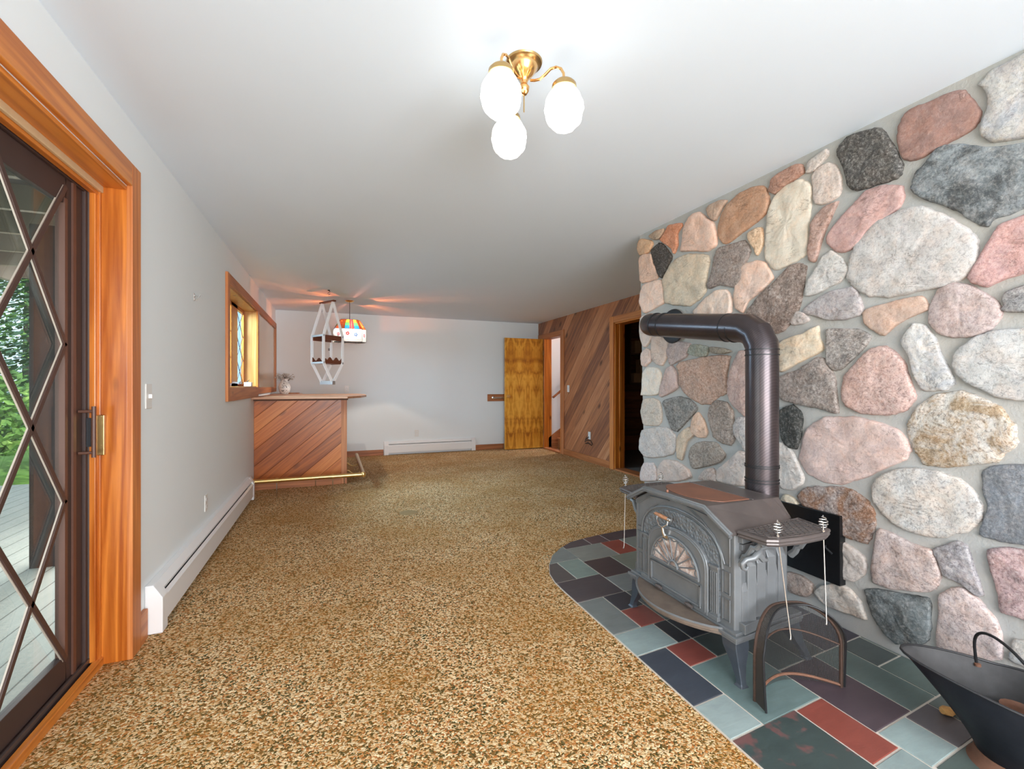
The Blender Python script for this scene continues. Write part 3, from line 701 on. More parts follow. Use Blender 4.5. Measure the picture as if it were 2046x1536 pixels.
# ================================================================ LIGHT HOLES: windows
w1 = sroot('window_1', (XL, 6.2, 1.6))
a0, a1 = XL, XL+0.021
# outer casing runs on round the tan pane up to the corner
B('window_casing', 'trim_z', w1, (a0, a1, 4.41, 4.492, 1.056, 2.145), bevel=0.002)
B('window_casing', 'cedar_base_y', w1, (a0, a1, 4.493, 7.93, 2.06, 2.145), bevel=0.002)
B('window_casing', 'trim_y', w1, (a0, a1, 4.493, 6.08, 1.056, 1.17), (a0, a1-0.002, 6.08, 7.93, 1.09, 1.165), bevel=0.002)
B('window_casing', 'cedar_z', w1, (a0, a1, 7.82, 7.93, 1.166, 2.059), bevel=0.002)
B('mullion', 'pine_pale', w1, (XL-0.145, XL+0.004, 6.035, 6.055, 1.17, 2.06))
B('mullion', 'fir_z', w1, (a0, a1, 6.036, 6.15, 1.171, 2.059), bevel=0.002)
B('jamb', 'pine_pale', w1, (XL-0.145, XL, 4.482, 4.5, 1.17, 2.06), (XL-0.145, XL, 4.5, 6.035, 2.045, 2.06), (XL-0.145, XL+0.002, 4.5, 6.035, 1.165, 1.18))
sx0, sx1 = XL-0.145, XL-0.115
sash = B('sash', 'fir_z', w1, (sx0, sx1, 4.5, 4.56, 1.18, 2.045), (sx0, sx1, 5.30, 5.62, 1.18, 2.045), (sx0, sx1, 5.99, 6.035, 1.18, 2.045),
         (sx0, sx1, 4.56, 6.0, 2.005, 2.045), (sx0, sx1, 4.56, 6.0, 1.18, 1.215), bevel=0.003)
B('pane', 'window_glass', sash, (XL-0.132, XL-0.129, 4.56, 5.30, 1.21, 2.01), (XL-0.132, XL-0.129, 5.62, 5.99, 1.21, 2.01))
m = MB()
for (ya, yb) in ((4.56, 5.30), (5.62, 5.99)):
    n = 3; dz = 0.79/n
    wv = (yb-ya)
    for i in range(n):
        z0 = 1.215+i*dz
        for A_, B_ in (((ya, z0), (yb, z0+dz)), ((yb, z0), (ya, z0+dz))):
            m.tube([(XL-0.127, A_[0], A_[1]), (XL-0.127, B_[0], B_[1])], 0.004, 5)
m.build('lead_came', 'alu_strip', sash)
B('tan_pane', 'tan_glass', w1, (XL-0.002, XL+0.006, 6.149, 7.822, 1.163, 2.062))
w2 = sroot('window_added_rear', (0.75, YF, 1.3))  # assumed window, added out of view so fill light can enter
B('window_frame', 'fir_x', w2, (-0.7, 2.2, YF, YF+0.02, 0.36, 0.45), (-0.7, 2.2, YF, YF+0.02, 2.15, 2.24), (-0.7, -0.6, YF, YF+0.02, 0.45, 2.15), (2.1, 2.2, YF, YF+0.02, 0.45, 2.15), (0.73, 0.77, YF-0.1, YF, 0.45, 2.15))
w3 = sroot('window_added_side', (XL, -1.0, 1.35))  # second unseen window, added to the left wall for fill
B('window_frame', 'fir_y', w3, (XL, XL+0.02, -1.85, -0.15, 0.5, 0.6), (XL, XL+0.02, -1.85, -0.15, 2.1, 2.2), (XL, XL+0.02, -1.85, -1.75, 0.6, 2.1), (XL, XL+0.02, -0.25, -0.15, 0.6, 2.1))

# ================================================================ SLIDING GLASS DOOR
dr = sroot('door_1', (-0.95, 1.4, 0))
fx0, fx1 = -0.990, -0.955
fr_ = B('door_frame', 'brown_frame', dr, (fx0-0.05, fx1, 2.405, 2.475, 0.0, 2.045), (fx0-0.05, fx1, D0, 2.405, 2.0, 2.045), (fx0-0.05, fx1+0.005, D0, 2.405, 0.0, 0.045), bevel=0.002)
B('track', 'alu_strip', dr, (-0.957, -0.949, D0, 2.44, 0.035, 0.052), (-0.957, -0.950, 2.425, 2.444, 0.045, 2.02))
def panel(px0, ya, yb, nm='sliding_panel'):
    p = B(nm, 'brown_frame', dr, (px0, px0+0.028, yb-0.125, yb, 0.05, 2.0), (px0, px0+0.028, ya, ya+0.10, 0.05, 2.0),
          (px0, px0+0.028, ya+0.10, yb-0.125, 1.90, 2.0), (px0, px0+0.028, ya+0.10, yb-0.125, 0.05, 0.15), bevel=0.002)
    return p
pn = panel(-0.993, 1.28, 2.405)
B('stile_strip', 'brown_edge', pn, (-0.990, -0.960, 2.262, 2.281, 0.14, 1.92), (-0.992, -0.958, 2.318, 2.340, 0.05, 2.0))
B('glass', 'door_glass', pn, (-0.982, -0.978, 1.37, 2.27, 0.13, 1.92))
pn2 = panel(-1.028, 0.30, 1.33, 'fixed_panel')
B('glass', 'door_glass', pn2, (-1.016, -1.012, 0.39, 1.22, 0.13, 1.92))
m = MB(); m2 = MB()
def grille(yr, x):
    for i in range(3):
        for j in range(3):
            z0 = 0.141+0.6067*i; yc = yr-0.21-0.42*j; zc = z0+0.303
            for (P, Q) in (((yc+0.21, z0+0.6067*0), (yc, zc)), ((yc, zc), (yc+0.21, z0+0.6067)), ((yc-0.21, z0), (yc, zc)), ((yc, zc), (yc-0.21, z0+0.6067))):
                P, Q = Vector((x, P[0], P[1])), Vector((x, Q[0], Q[1])); d_ = (Q-P).normalized(); nrm = d_.cross(Vector((1, 0, 0)))
                if P.y < 1.30 and yr > 1.5: continue
                m.obox((P+Q)/2, (0.0045, 0, 0), (Q-P)*0.5+d_*0.006, nrm*0.0095)
                m2.obox((P+Q)/2-Vector((0.0035, 0, 0)), (0.0025, 0, 0), (Q-P)*0.5, nrm*0.0125)
grille(2.268, -0.963)
gr = m.build('diamond_grille', 'grille_plastic', pn, bevel=0.001); m2.build('grille_edge', 'grille_edge', gr)
h_ = MB().tube([(-0.915, 2.372, 0.90), (-0.915, 2.372, 1.11)], 0.008, 8)
for z in (0.92, 1.09): h_.tube([(-0.962, 2.366, z), (-0.915, 2.372, z)], 0.006, 8)
h_.build('pull_handle', 'brown_edge', pn, smooth=True)
B('latch', 'black_gap', pn, (-0.962, -0.94, 2.412, 2.424, 0.94, 1.06))
B('strike_plate', 'old_brass', dr, (-0.944, -0.905, 2.436, 2.454, 0.90, 1.07), bevel=0.002)

# ================================================================ FIGURED DOOR OPEN AGAINST THE BACK WALL
d2 = sroot('door_2', (XC-0.02, 7.78, 0))
B('slab', 'veneer', d2, (2.925, 3.695, 7.775, 7.812, 0.012, 2.055), bevel=0.002)
k_ = MB().lathe([(0.0, 0.062), (0.018, 0.060), (0.027, 0.048), (0.027, 0.038), (0.013, 0.028), (0.012, 0.008), (0.030, 0.006), (0.030, 0.0)], (2.985, 7.775, 0.985), 20, 'y', sgn=-1)
k_.build('knob', 'brass', d2, smooth=True)
B('hinge', 'old_brass', d2, (3.685, 3.702, 7.768, 7.778, 0.25, 0.34), (3.685, 3.702, 7.768, 7.778, 1.0, 1.09), (3.685, 3.702, 7.768, 7.778, 1.75, 1.84))
db = root('door_bumper', 'wooden board with steel bumper bar on white wall behind the yellow door', 'door stop', (2.85, YB, 0.955))
B('board', 'cedar_base_x', db, (2.66, 3.15, YB-0.02, YB, 0.89, 1.02), bevel=0.002)
MB().tube([(2.77, YB-0.02, 0.955), (2.77, YB-0.075, 0.955), (3.05, YB-0.075, 0.955), (3.05, YB-0.02, 0.955)], 0.013, 10).build('bar', 'chrome', db, smooth=True)
MB().lathe([(0.03, 0), (0.03, 0.012), (0.02, 0.016)], (2.77, YB-0.02, 0.955), 18, 'y', sgn=-1).build('flange', 'chrome', db, smooth=True)

# closet contents
cb = root('storage_shelf', 'dark wall shelf with tan panels inside the dark room beside the stone chimney', 'shelf', (5.05, 6.86, 1.4))
B('frame', 'dark_wood', cb, (4.84, 4.87, 6.66, 6.878, 1.2, 2.25), (5.28, 5.31, 6.66, 6.878, 1.2, 2.25), (4.87, 5.28, 6.66, 6.878, 1.2, 1.23), (4.87, 5.28, 6.66, 6.878, 1.72, 1.75))
B('tan_panel', 'tan_box', cb, (4.96, 5.10, 6.70, 6.86, 1.235, 1.40), (4.98, 5.12, 6.70, 6.86, 1.755, 1.98), (5.12, 5.26, 6.72, 6.86, 1.235, 1.65))
B('post', 'slate_dark_post', cb, (4.70, 4.76, 6.84, 6.878, 0.012, 2.3))

# ================================================================ SLATE HEARTH
OUT = [(1.243, -1.0), (2.325, -1.0), (2.325, 3.127), (2.184, 3.127), (1.978, 3.103), (1.8, 3.072), (1.673, 3.039), (1.544, 2.955), (1.422, 2.848), (1.333, 2.714), (1.272, 2.584), (1.248, 2.466), (1.243, 2.36)]
def clip(poly, cl):
    out = poly
    for i in range(len(cl)):
        a, b = cl[i], cl[(i+1) % len(cl)]; inp = out; out = []
        side = lambda p: (b[0]-a[0])*(p[1]-a[1])-(b[1]-a[1])*(p[0]-a[0])
        for j in range(len(inp)):
            p, q = inp[j], inp[(j+1) % len(inp)]; sp_, sq = side(p), side(q)
            if sp_ >= 0: out.append(p)
            if sp_*sq < 0:
                t_ = sp_/(sp_-sq); out.append((p[0]+(q[0]-p[0])*t_, p[1]+(q[1]-p[1])*t_))
        if not out: return []
    return out
ha = root('hearth', 'low hearth of multicoloured slate tiles with curved edge set into the carpet under the stove', 'hearth', (1.8, 1.6, 0))
m = MB(); m.pz(OUT, -0.002, 0.006); m.build('grout_bed', 'grout', ha)
TILES = '''1.23 1.405 1.15 1.32 9DB0AE
1.23 1.405 1.32 1.655 454C58
1.23 1.485 1.655 1.835 94A8A6
1.23 1.41 1.835 2.18 7A8280
1.20 1.565 2.18 2.44 4E484C
1.20 1.395 2.44 2.71 5C5856
1.395 1.565 2.44 2.71 84988E
1.20 1.57 2.71 3.0 7E8682
1.41 1.57 2.01 2.18 3A3C44
1.41 1.57 1.835 2.01 9A4636
1.485 1.57 1.655 1.835 2C2E34
1.405 1.57 1.50 1.655 9C4638
1.57 1.73 1.50 1.655 3E4A48
1.57 1.73 1.655 1.835 2C2E34
1.405 1.73 1.145 1.50 708A88
1.20 1.575 0.80 1.15 40504E P
1.575 1.73 0.885 1.145 98402E
1.73 1.965 0.955 1.32 52424A
1.965 2.145 0.955 1.32 5C706C
2.145 2.315 1.155 1.32 505A58
2.315 2.42 1.155 1.32 74827C
2.145 2.42 0.955 1.155 62746E
2.05 2.42 1.32 1.56 423C46
1.73 1.90 1.32 1.62 54605E
1.90 2.05 1.32 1.62 4E5654
1.735 1.91 0.80 0.955 98AEAC
1.91 2.07 0.80 0.955 5C565A
2.07 2.42 0.80 0.955 5E6A66
1.575 1.735 0.60 0.885 92A6A4
1.745 2.15 0.50 0.80 52645E
2.15 2.42 0.50 0.80 6A4A44
1.57 1.80 2.90 3.12 544C50
1.80 1.965 2.90 3.12 624A4C
1.965 2.42 2.90 3.14 504448
1.565 1.875 2.65 2.90 8C8E84
1.875 2.05 2.65 2.90 9C402C
2.05 2.42 2.65 2.90 7E8076
1.565 1.79 2.38 2.65 4C4042
1.79 2.05 2.38 2.65 7E8272
2.05 2.42 2.38 2.65 5A5450
1.565 1.80 2.18 2.38 808684
1.80 2.10 2.10 2.38 544C50
2.10 2.42 2.10 2.38 7A8280
1.57 1.80 1.835 2.18 5A6260
1.80 2.42 1.84 2.10 4E5456
1.73 2.05 1.62 1.84 3E4246
2.05 2.42 1.56 1.84 4A4650
1.23 1.405 0.50 0.80 7A8A88
1.405 1.575 0.50 0.80 4A4650
1.23 1.60 0.15 0.50 708A88
1.60 2.42 0.15 0.50 505A58
1.23 2.0 -0.3 0.15 5C565A
2.0 2.42 -0.3 0.15 708A88
1.23 2.42 -0.98 -0.3 5E6A66'''
m = MB(); tc, tp = [], []
for l in TILES.split('\n'):
    p = l.split(); a0, a1, b0, b1 = map(float, p[:4])
    if b1-b0 < 0.02: continue
    g = 0.0042; sh = lambda x: 0.075*(x-1.25)
    q = [(a0+g, b0+g+sh(a0)), (a1-g, b0+g+sh(a1)), (a1-g, b1-g+sh(a1)), (a0+g, b1-g+sh(a0))]
    q = clip(q, [(x+(0.003 if x < 1.5 else 0), y) for x, y in OUT])
    if len(q) < 3: continue
    cxy = (sum(a for a, b in q)/len(q), sum(b for a, b in q)/len(q))
    q2 = [(a+(cxy[0]-a)*0.012, b+(cxy[1]-b)*0.012) for a, b in q]; n = len(q)
    vs = [(a, b, 0.004) for a, b in q]+[(a, b, 0.0085) for a, b in q]+[(a, b, 0.0095) for a, b in q2]
    fs = [(i, (i+1) % n, n+(i+1) % n, n+i) for i in range(n)]+[(n+i, n+(i+1) % n, 2*n+(i+1) % n, 2*n+i) for i in range(n)]+[[2*n+i for i in range(n)]]
    m.add(vs, fs); j = 0.95+0.1*random.random()
    for _ in vs: tc.append(hxa(p[4], 0.78*j)); tp.append((1, 1, 1, 1) if len(p) > 5 else (0, 0, 0, 1))
tc = [tuple(0.8*x+0.2*sum(c[:3])/3 for x in c[:3])+(1,) for c in tc]
ti = m.build('slate_tiles', 'slate', ha, recalc=False); put_attr(ti, 'col', tc); put_attr(ti, 'pat', tp)
bm = bmesh.new(); bm.from_mesh(ti.data); bmesh.ops.recalc_face_normals(bm, faces=bm.faces); bm.to_mesh(ti.data); bm.free()
HT = 0.0095

# ================================================================ WOOD STOVE
YC = 1.69
so = root('wood_stove', 'grey cast iron wood stove with arched front door and fan window on slate hearth', 'wood stove', (1.68, YC, HT))
IR, IW = 'stove_iron', 'stove_iron_warm'
def prof(hw, z0, zs, zt, fl): return [(YC-hw, z0), (YC-hw, zs), (YC-fl, zt), (YC+fl, zt), (YC+hw, zs), (YC+hw, z0)]
m = MB()
m.loft([[(1.50, y, z) for y, z in prof(0.318, 0.20, 0.598, 0.668, 0.19)], [(1.50+0.03, y, z) for y, z in prof(0.325, 0.20, 0.598, 0.668, 0.19)],
        [(1.87, y, z) for y, z in prof(0.265, 0.20, 0.60, 0.668, 0.18)]])
body = m.build('body', IR, so, bevel=0.004)
# side ribs of stepped heights
for s_ in (-1, 1):
    m = MB()
    for i, (xa, zt) in enumerate(((1.548, 0.40), (1.578, 0.50), (1.612, 0.41), (1.645, 0.50), (1.685, 0.42), (1.72, 0.51), (1.76, 0.43), (1.80, 0.50))):
        hw = 0.322-(xa-1.53)*0.176
        y0 = YC+s_*hw; wd = 0.016 if i % 2 == 0 else 0.020; dp = 0.012 if i % 2 == 0 else 0.024
        m.loft([[(xa-wd, y0-s_*0.01, z), (xa+wd, y0-s_*0.015, z), (xa+wd, y0+s_*(dp if z < zt-0.03 else 0.004), z), (xa-wd, y0+s_*(dp*0.7 if z < zt-0.03 else 0.004), z)] for z in (0.225, 0.3, zt-0.035, zt)])
    y0 = YC+s_*0.305
    m.obox((1.67, y0, 0.548), (0.15, -s_*0.022, 0), (0, 0.012, 0), (0, 0, 0.012))
    m.obox((1.67, y0, 0.578), (0.155, -s_*0.022, 0), (0, 0.018, 0), (0, 0, 0.012))
    m.obox((1.67, YC+s_*0.31, 0.225), (0.15, -s_*0.024, 0), (0, 0.018, 0), (0, 0, 0.02))
    m.build('side_panel', IR, so, bevel=0.002)
# front mouldings
def arch_pts(hw, zs, zt, n=20, z0=0.215, zoff=0.0):
    return [(YC-hw, z0)]+[(YC+hw*math.cos(PI-PI*i/n)*1.0, zs+(zt-zs)*math.sin(PI*i/n)**0.8) for i in range(n+1)]+[(YC+hw, z0)]
m = MB(); m.px(arch_pts(0.248, 0.44, 0.603), 1.494, 1.502); m.build('arch_surround', 'hammered', so)
m = MB(); ap = arch_pts(0.262, 0.44, 0.617, 24, 0.45)
m.tube([(1.497, y, z) for y, z in ap[1:-1]], 0.0055, 6); m.build('arch_moulding', IR, so, smooth=True)
door = MB().px(arch_pts(0.198, 0.40, 0.532), 1.478, 1.496).build('door', IR, so, bevel=0.004)
m = MB(); m.tube([(1.479, y, z) for y, z in arch_pts(0.186, 0.40, 0.520, 24, 0.228)], 0.004, 6); m.build('door_moulding', IR, door, smooth=True)
# recessed lower panel
m = MB()
for (ya, yb, za, zb) in ((-0.165, 0.165, 0.325, 0.334), (-0.165, 0.165, 0.236, 0.245), (-0.165, -0.156, 0.236, 0.334), (0.156, 0.165, 0.236, 0.334)):
    m.box(1.470, 1.480, YC+ya, YC+yb, za, zb)
m.build('lower_panel', IR, door, bevel=0.002)
# fan light
FZ, FR, FH = 0.352, 0.150, 0.132
m = MB(); m.px([(YC+FR*math.cos(PI*i/20), FZ+FH*math.sin(PI*i/20)) for i in range(21)], 1.474, 1.479); m.build('fan_glass', 'sooty_glass', door)
m = MB()
m.tube([(1.472, YC+FR*1.03*math.cos(PI*i/24), FZ+FH*1.03*math.sin(PI*i/24)) for i in range(25)], 0.005, 6)
m.tube([(1.470, YC-FR*1.05, FZ), (1.470, YC+FR*1.05, FZ)], 0.006, 6)
for i in range(1, 9):
    a = PI*i/9; m.tube([(1.471, YC+0.03*math.cos(a), FZ+0.03*math.sin(a)), (1.471, YC+FR*math.cos(a), FZ+FH*math.sin(a))], 0.0032, 5)
for i in range(9):
    a0_, a1_ = PI*i/9, PI*(i+1)/9; am = (a0_+a1_)/2
    m.tube([(1.471, YC+FR*k*math.cos(a), FZ+FH*k*math.sin(a)) for a, k in ((a0_, 0.99), (am, 0.90), (a1_, 0.99))], 0.0028, 5)
m.tube([(1.469, YC+0.03*math.cos(PI*i/12), FZ+0.03*math.sin(PI*i/12)) for i in range(13)], 0.006, 6)
m.build('fan_ribs', IR, door, smooth=True)
# fluted pilasters and little field panels
for s_ in (-1, 1):
    m = MB()
    yc = YC+s_*0.224
    m.box(1.488, 1.497, yc-0.022, yc+0.022, 0.225, 0.43)
    for k in range(4): m.box(1.484, 1.49, yc-0.018+k*0.0105, yc-0.013+k*0.0105, 0.245, 0.415)
    m.box(1.482, 1.498, yc-0.026, yc+0.026, 0.43, 0.442); m.box(1.480, 1.498, yc-0.026, yc+0.026, 0.215, 0.235)
    m.build('pilaster', IR, so, bevel=0.0015)
m = MB()
def rim(pts, x=1.497, r=0.003): m.tube([(x, YC+a, b) for a, b in pts], r, 5, closed=True)
for s_ in (-1, 1):
    rim([(s_*0.262, 0.345), (s_*0.298, 0.345), (s_*0.298, 0.435), (s_*0.262, 0.435)])
    rim([(s_*0.262, 0.235), (s_*0.298, 0.235), (s_*0.298, 0.325), (s_*0.262, 0.325)])
    rim([(s_*0.272, 0.462), (s_*0.298, 0.462), (s_*0.298, 0.575), (s_*0.20, 0.635), (s_*0.06, 0.645), (s_*0.14, 0.612), (s_*0.215, 0.562), (s_*0.258, 0.50)])
m.build('field_panels', IR, so, smooth=True)
for dy in (-0.10, 0.10):
    m = MB()
    m.lathe([(0.0, -0.02), (0.007, -0.02), (0.009, -0.012), (0.011, 0), (0.009, 0.012), (0.007, 0.02), (0, 0.02)], (1.468, YC+dy, 0.222), 10, 'y')
    m.build('hinge', IW, door, smooth=True)
# top: plate, lid, moulded edge
m = MB()
def topring(x, dy, dz): return [(x, YC+a, b+dz) for a, b in ((-0.335-dy, 0.598), (-0.197, 0.672), (0.197, 0.672), (0.335+dy, 0.598), (0.335+dy, 0.610), (0.20, 0.686), (-0.20, 0.686), (-0.335-dy, 0.610))]
m.loft([topring(1.468, 0, 0), topring(1.79, -0.02, 0), topring(1.86, -0.05, 0), topring(1.90, -0.075, -0.002)])
top = m.build('top_plate', IW, so, bevel=0.003)
m = MB()
for i, (o_, z_) in enumerate(((1.462, -0.004), (1.456, 0.004), (1.463, 0.010))):
    m.tube([(o_, YC+a, b+z_) for a, b in ((-0.338, 0.598), (-0.198, 0.673), (0.198, 0.673), (0.338, 0.598))], 0.0075, 6)
m.build('edge_moulding', IR, so, smooth=True)
m = MB()
gp = [(1.735, YC-0.185), (1.735, YC+0.185)]+[(1.63-0.125*math.sin(PI*(0.10+0.80*i/14)), YC+0.19*math.cos(PI*(0.10+0.80*i/14))) for i in range(15)]
m.pz(gp, 0.685, 0.6895); gd = m.build('griddle', 'griddle_rust', so, bevel=0.0015)
m = MB(); m.box(1.742, 1.750, YC-0.195, YC+0.195, 0.684, 0.689); m.box(1.80, 1.90, YC-0.10, YC+0.10, 0.60, 0.684)
m.build('back_plate', IW, so, bevel=0.003)
MB().lathe([(0.0, 0), (0.006, 0), (0.007, 0.006), (0.004, 0.012), (0, 0.013)], (1.487, YC+0.06, 0.686), 10).build('lid_knob', 'griddle_rust', so, smooth=True)
# flue collar at the back
MB().lathe([(0.085, -0.04), (0.085, 0.03), (0.078, 0.035), (0.078, 0.05)], (1.885, YC-0.02, 0.56), 28, 'x').build('flue_collar', IW, so, smooth=True)
# base skirt and ash lip
m = MB()
for z0, z1, d_ in ((0.170, 0.186, 0.018), (0.186, 0.200, 0.028), (0.200, 0.212, 0.016)):
    m.pz([(1.50-d_, YC-0.325-d_), (1.90, YC-0.30-d_*0.6), (1.90, YC+0.30+d_*0.6), (1.50-d_, YC+0.325+d_)], z0, z1)
m.build('base_skirt', IR, so, bevel=0.002)
lip = [(1.485, YC-0.275)]+[(1.485-0.135*math.sin(PI*i/18)**0.75, YC-0.275+0.55*i/18) for i in range(1, 18)]+[(1.485, YC+0.275)]
m = MB(); m.pz(lip, 0.184, 0.202); m.pz([(a+0.012 if a < 1.48 else a, b) for a, b in lip], 0.172, 0.185); al = m.build('ash_lip', 'ash_lip', so, bevel=0.004)
m = MB(); m.tube([(a-0.001, b, 0.203) for a, b in lip], 0.005, 6); m.build('lip_rim', IR, al, smooth=True)
# legs
for sx_, sy_ in ((1.525, -1), (1.525, 1), (1.86, -1), (1.86, 1)):
    fx = 1 if sx_ > 1.7 else -1
    tx, ty = sx_, YC+sy_*(0.298 if fx < 0 else 0.262)
    px_, py_ = tx+fx*(0.022 if fx < 0 else 0.06), ty+sy_*0.05
    r = []
    for z, k, hs in ((0.172, 0, 0.036), (0.14, 0.12, 0.035), (0.08, 0.55, 0.021), (0.035, 0.92, 0.014), (0.018, 1.0, 0.014), (HT, 1.02, 0.021)):
        cx_, cy_ = tx+(px_-tx)*k, ty+(py_-ty)*k
        r.append([(cx_-hs, cy_-hs, z), (cx_+hs, cy_-hs, z), (cx_+hs, cy_+hs, z), (cx_-hs, cy_+hs, z)])
    MB().loft(r).build('leg', 'stove_leg', so, bevel=0.003)
# side shelves with raised lattice
for s_ in (-1, 1):
    P = [(1.49, 0.338), (1.89, 0.300), (1.86, 0.46), (1.80, 0.487), (1.66, 0.492), (1.545, 0.478), (1.505, 0.458)]
    if s_ > 0: P = [(a, b+0.02 if b > 0.4 else b-0.02) for a, b in P]
    def fl_(q, z): return [(a, YC+s_*b, z) for a, b in q]
    m = MB(); cx_, cy_ = 1.69, 0.40
    r = [fl_([(cx_+(a-cx_)*k, cy_+(b-cy_)*k) for a, b in P], z) for z, k in ((0.592, 0.94), (0.600, 0.99), (0.606, 0.975), (0.612, 1.0), (0.620, 0.985), (0.622, 0.94))]
    m.loft(r); sh_ = m.build('side_shelf', IW, so, bevel=0.001)
    m = MB()
    inner = [(cx_+(a-cx_)*0.87, cy_+(b-cy_)*0.82) for a, b in P]
    def inside(a, b):
        c_ = False; n = len(inner)
        for i in range(n):
            x1_, y1_ = inner[i]; x2_, y2_ = inner[(i+1) % n]
            if (y1_ > b) != (y2_ > b) and a < (x2_-x1_)*(b-y1_)/(y2_-y1_)+x1_: c_ = not c_
        return c_
    m.tube([(a, YC+s_*b, 0.6225) for a, b in inner], 0.0025, 5, closed=True)
    for dirn in (1, -1):
        for k in range(-16, 40):
            c0 = k*0.028; seg_ = []
            for i in range(60):
                b = 0.29+0.0035*i; a = 1.48+c0+dirn*(b-0.39)*0.75
                if inside(a, b): seg_.append((a, b))
            if len(seg_) > 2: m.tube([(seg_[0][0], YC+s_*seg_[0][1], 0.6225), (seg_[-1][0], YC+s_*seg_[-1][1], 0.6225)], 0.0022, 4)
    m.build('shelf_lattice', IW, sh_)
    # scroll bracket below
    for xa in (1.53, 1.83):
        pts = [(xa, YC+s_*(0.31+0.0), 0.47)]+[(xa, YC+s_*(0.33+0.10*k/8), 0.49+0.095*math.sin(k/8*PI/2)+0.008*math.sin(k*2.0)) for k in range(9)]
        MB().tube(pts, [0.016]+[0.014-0.0006*k for k in range(9)], 8).build('shelf_bracket', IR, so, smooth=True)
# damper lever: scrolled casting on the right side
m = MB()
yl = YC-0.345
m.tube([(1.60, yl+0.04, 0.575), (1.585, yl-0.01, 0.570), (1.565, yl-0.03, 0.555), (1.545, yl-0.045, 0.54), (1.52, yl-0.045, 0.525), (1.495, yl-0.035, 0.52), (1.478, yl-0.03, 0.505), (1.48, yl-0.03, 0.487), (1.496, yl-0.03, 0.478), (1.508, yl-0.03, 0.490), (1.500, yl-0.03, 0.508)], [0.010, 0.013, 0.016, 0.015, 0.012, 0.010, 0.009, 0.008, 0.007, 0.006, 0.005], 10)
m.tube([(1.545, yl-0.045, 0.54), (1.565, yl-0.05, 0.515), (1.59, yl-0.045, 0.51)], [0.014, 0.012, 0.008], 8)
m.tube([(1.56, yl-0.035, 0.555), (1.60, yl-0.04, 0.56), (1.63, yl-0.04, 0.553), (1.645, yl-0.04, 0.567), (1.635, yl-0.04, 0.58)], [0.014, 0.012, 0.011, 0.009, 0.006], 8)
m.build('damper_lever', IR, so, smooth=True)
# door handle: wooden grip, wire loop, latch
yh = YC+0.055
hd = MB().tube([(1.452, yh-0.042, 0.572), (1.450, yh, 0.576), (1.452, yh+0.045, 0.578)], [0.0075, 0.0095, 0.0075], 12).build('door_handle', 'counter', so, smooth=True)
m = MB()
m.lathe([(0.0, 0.0), (0.0095, 0.0), (0.0085, 0.014), (0.006, 0.018), (0, 0.018)], (1.452, yh-0.042, 0.572), 12, 'y', sgn=-1)
m.lathe([(0.0, 0.0), (0.0095, 0.0), (0.0085, 0.008), (0.006, 0.010), (0, 0.010)], (1.452, yh+0.045, 0.578), 12, 'y')
m.tube([(1.455, yh+0.036, 0.574), (1.45, yh+0.034, 0.552), (1.446, yh+0.012, 0.530), (1.446, yh-0.012, 0.528), (1.45, yh-0.036, 0.546), (1.455, yh-0.038, 0.570)], 0.0038, 8)
m.tube([(1.452, yh, 0.528), (1.458, yh, 0.500), (1.468, yh, 0.482)], [0.006, 0.008, 0.010], 8)
m.box(1.462, 1.482, yh-0.026, yh+0.006, 0.474, 0.488)
m.build('latch', 'chrome', hd, smooth=True)

# rods hung through the shelves, coil grips on top
def rod(top, bot, label):
    o = root('hanging_rod', label, 'rod', (top[0], top[1], 0.6225), 'thin rods hung through the stove shelves')
    top, bot = Vector(top), Vector(bot); d_ = (bot-top).normalized()
    MB().tube([top-d_*0.03, top, bot-d_*0.006, bot+Vector((-0.006, -0.004, -0.01)), bot+Vector((-0.012, -0.006, -0.004))], [0.0022]*4+[0.0018], 7).build('rod', 'steel_wire', o, smooth=True)
    pts = []
    for i in range(61):
        k = i/60; a = 2*PI*4.5*k; rr = 0.003+0.0125*math.sin(PI*k)**0.8
        pts.append((top.x+rr*math.cos(a), top.y+rr*math.sin(a), top.z+0.004+0.046*k))
    pts.append((top.x, top.y, top.z+0.055)); MB().tube(pts, 0.0022, 5).build('coil_grip', 'chrome', o, smooth=True)
    MB().lathe([(0.007, 0), (0.007, 0.004), (0.003, 0.006)], (top.x, top.y, 0.6225+0.002), 12).build('collar', 'chrome', o, smooth=True)
zt = 0.632
rod((1.566, 1.233, zt), (1.622, 1.222, 0.24), 'slanting steel rod with coil grip at front corner of the right stove shelf')
rod((1.79, 1.213, zt), (1.800, 1.207, 0.27), 'steel rod with coil grip through the right stove shelf nearest the stone wall')
rod((1.547, 2.168, zt), (1.540, 2.172, 0.28), 'steel rod with coil grip at front corner of the left stove shelf')
rod((1.80, 2.175, zt), (1.80, 2.18, 0.28), 'steel rod with coil grip at back corner of the left stove shelf')

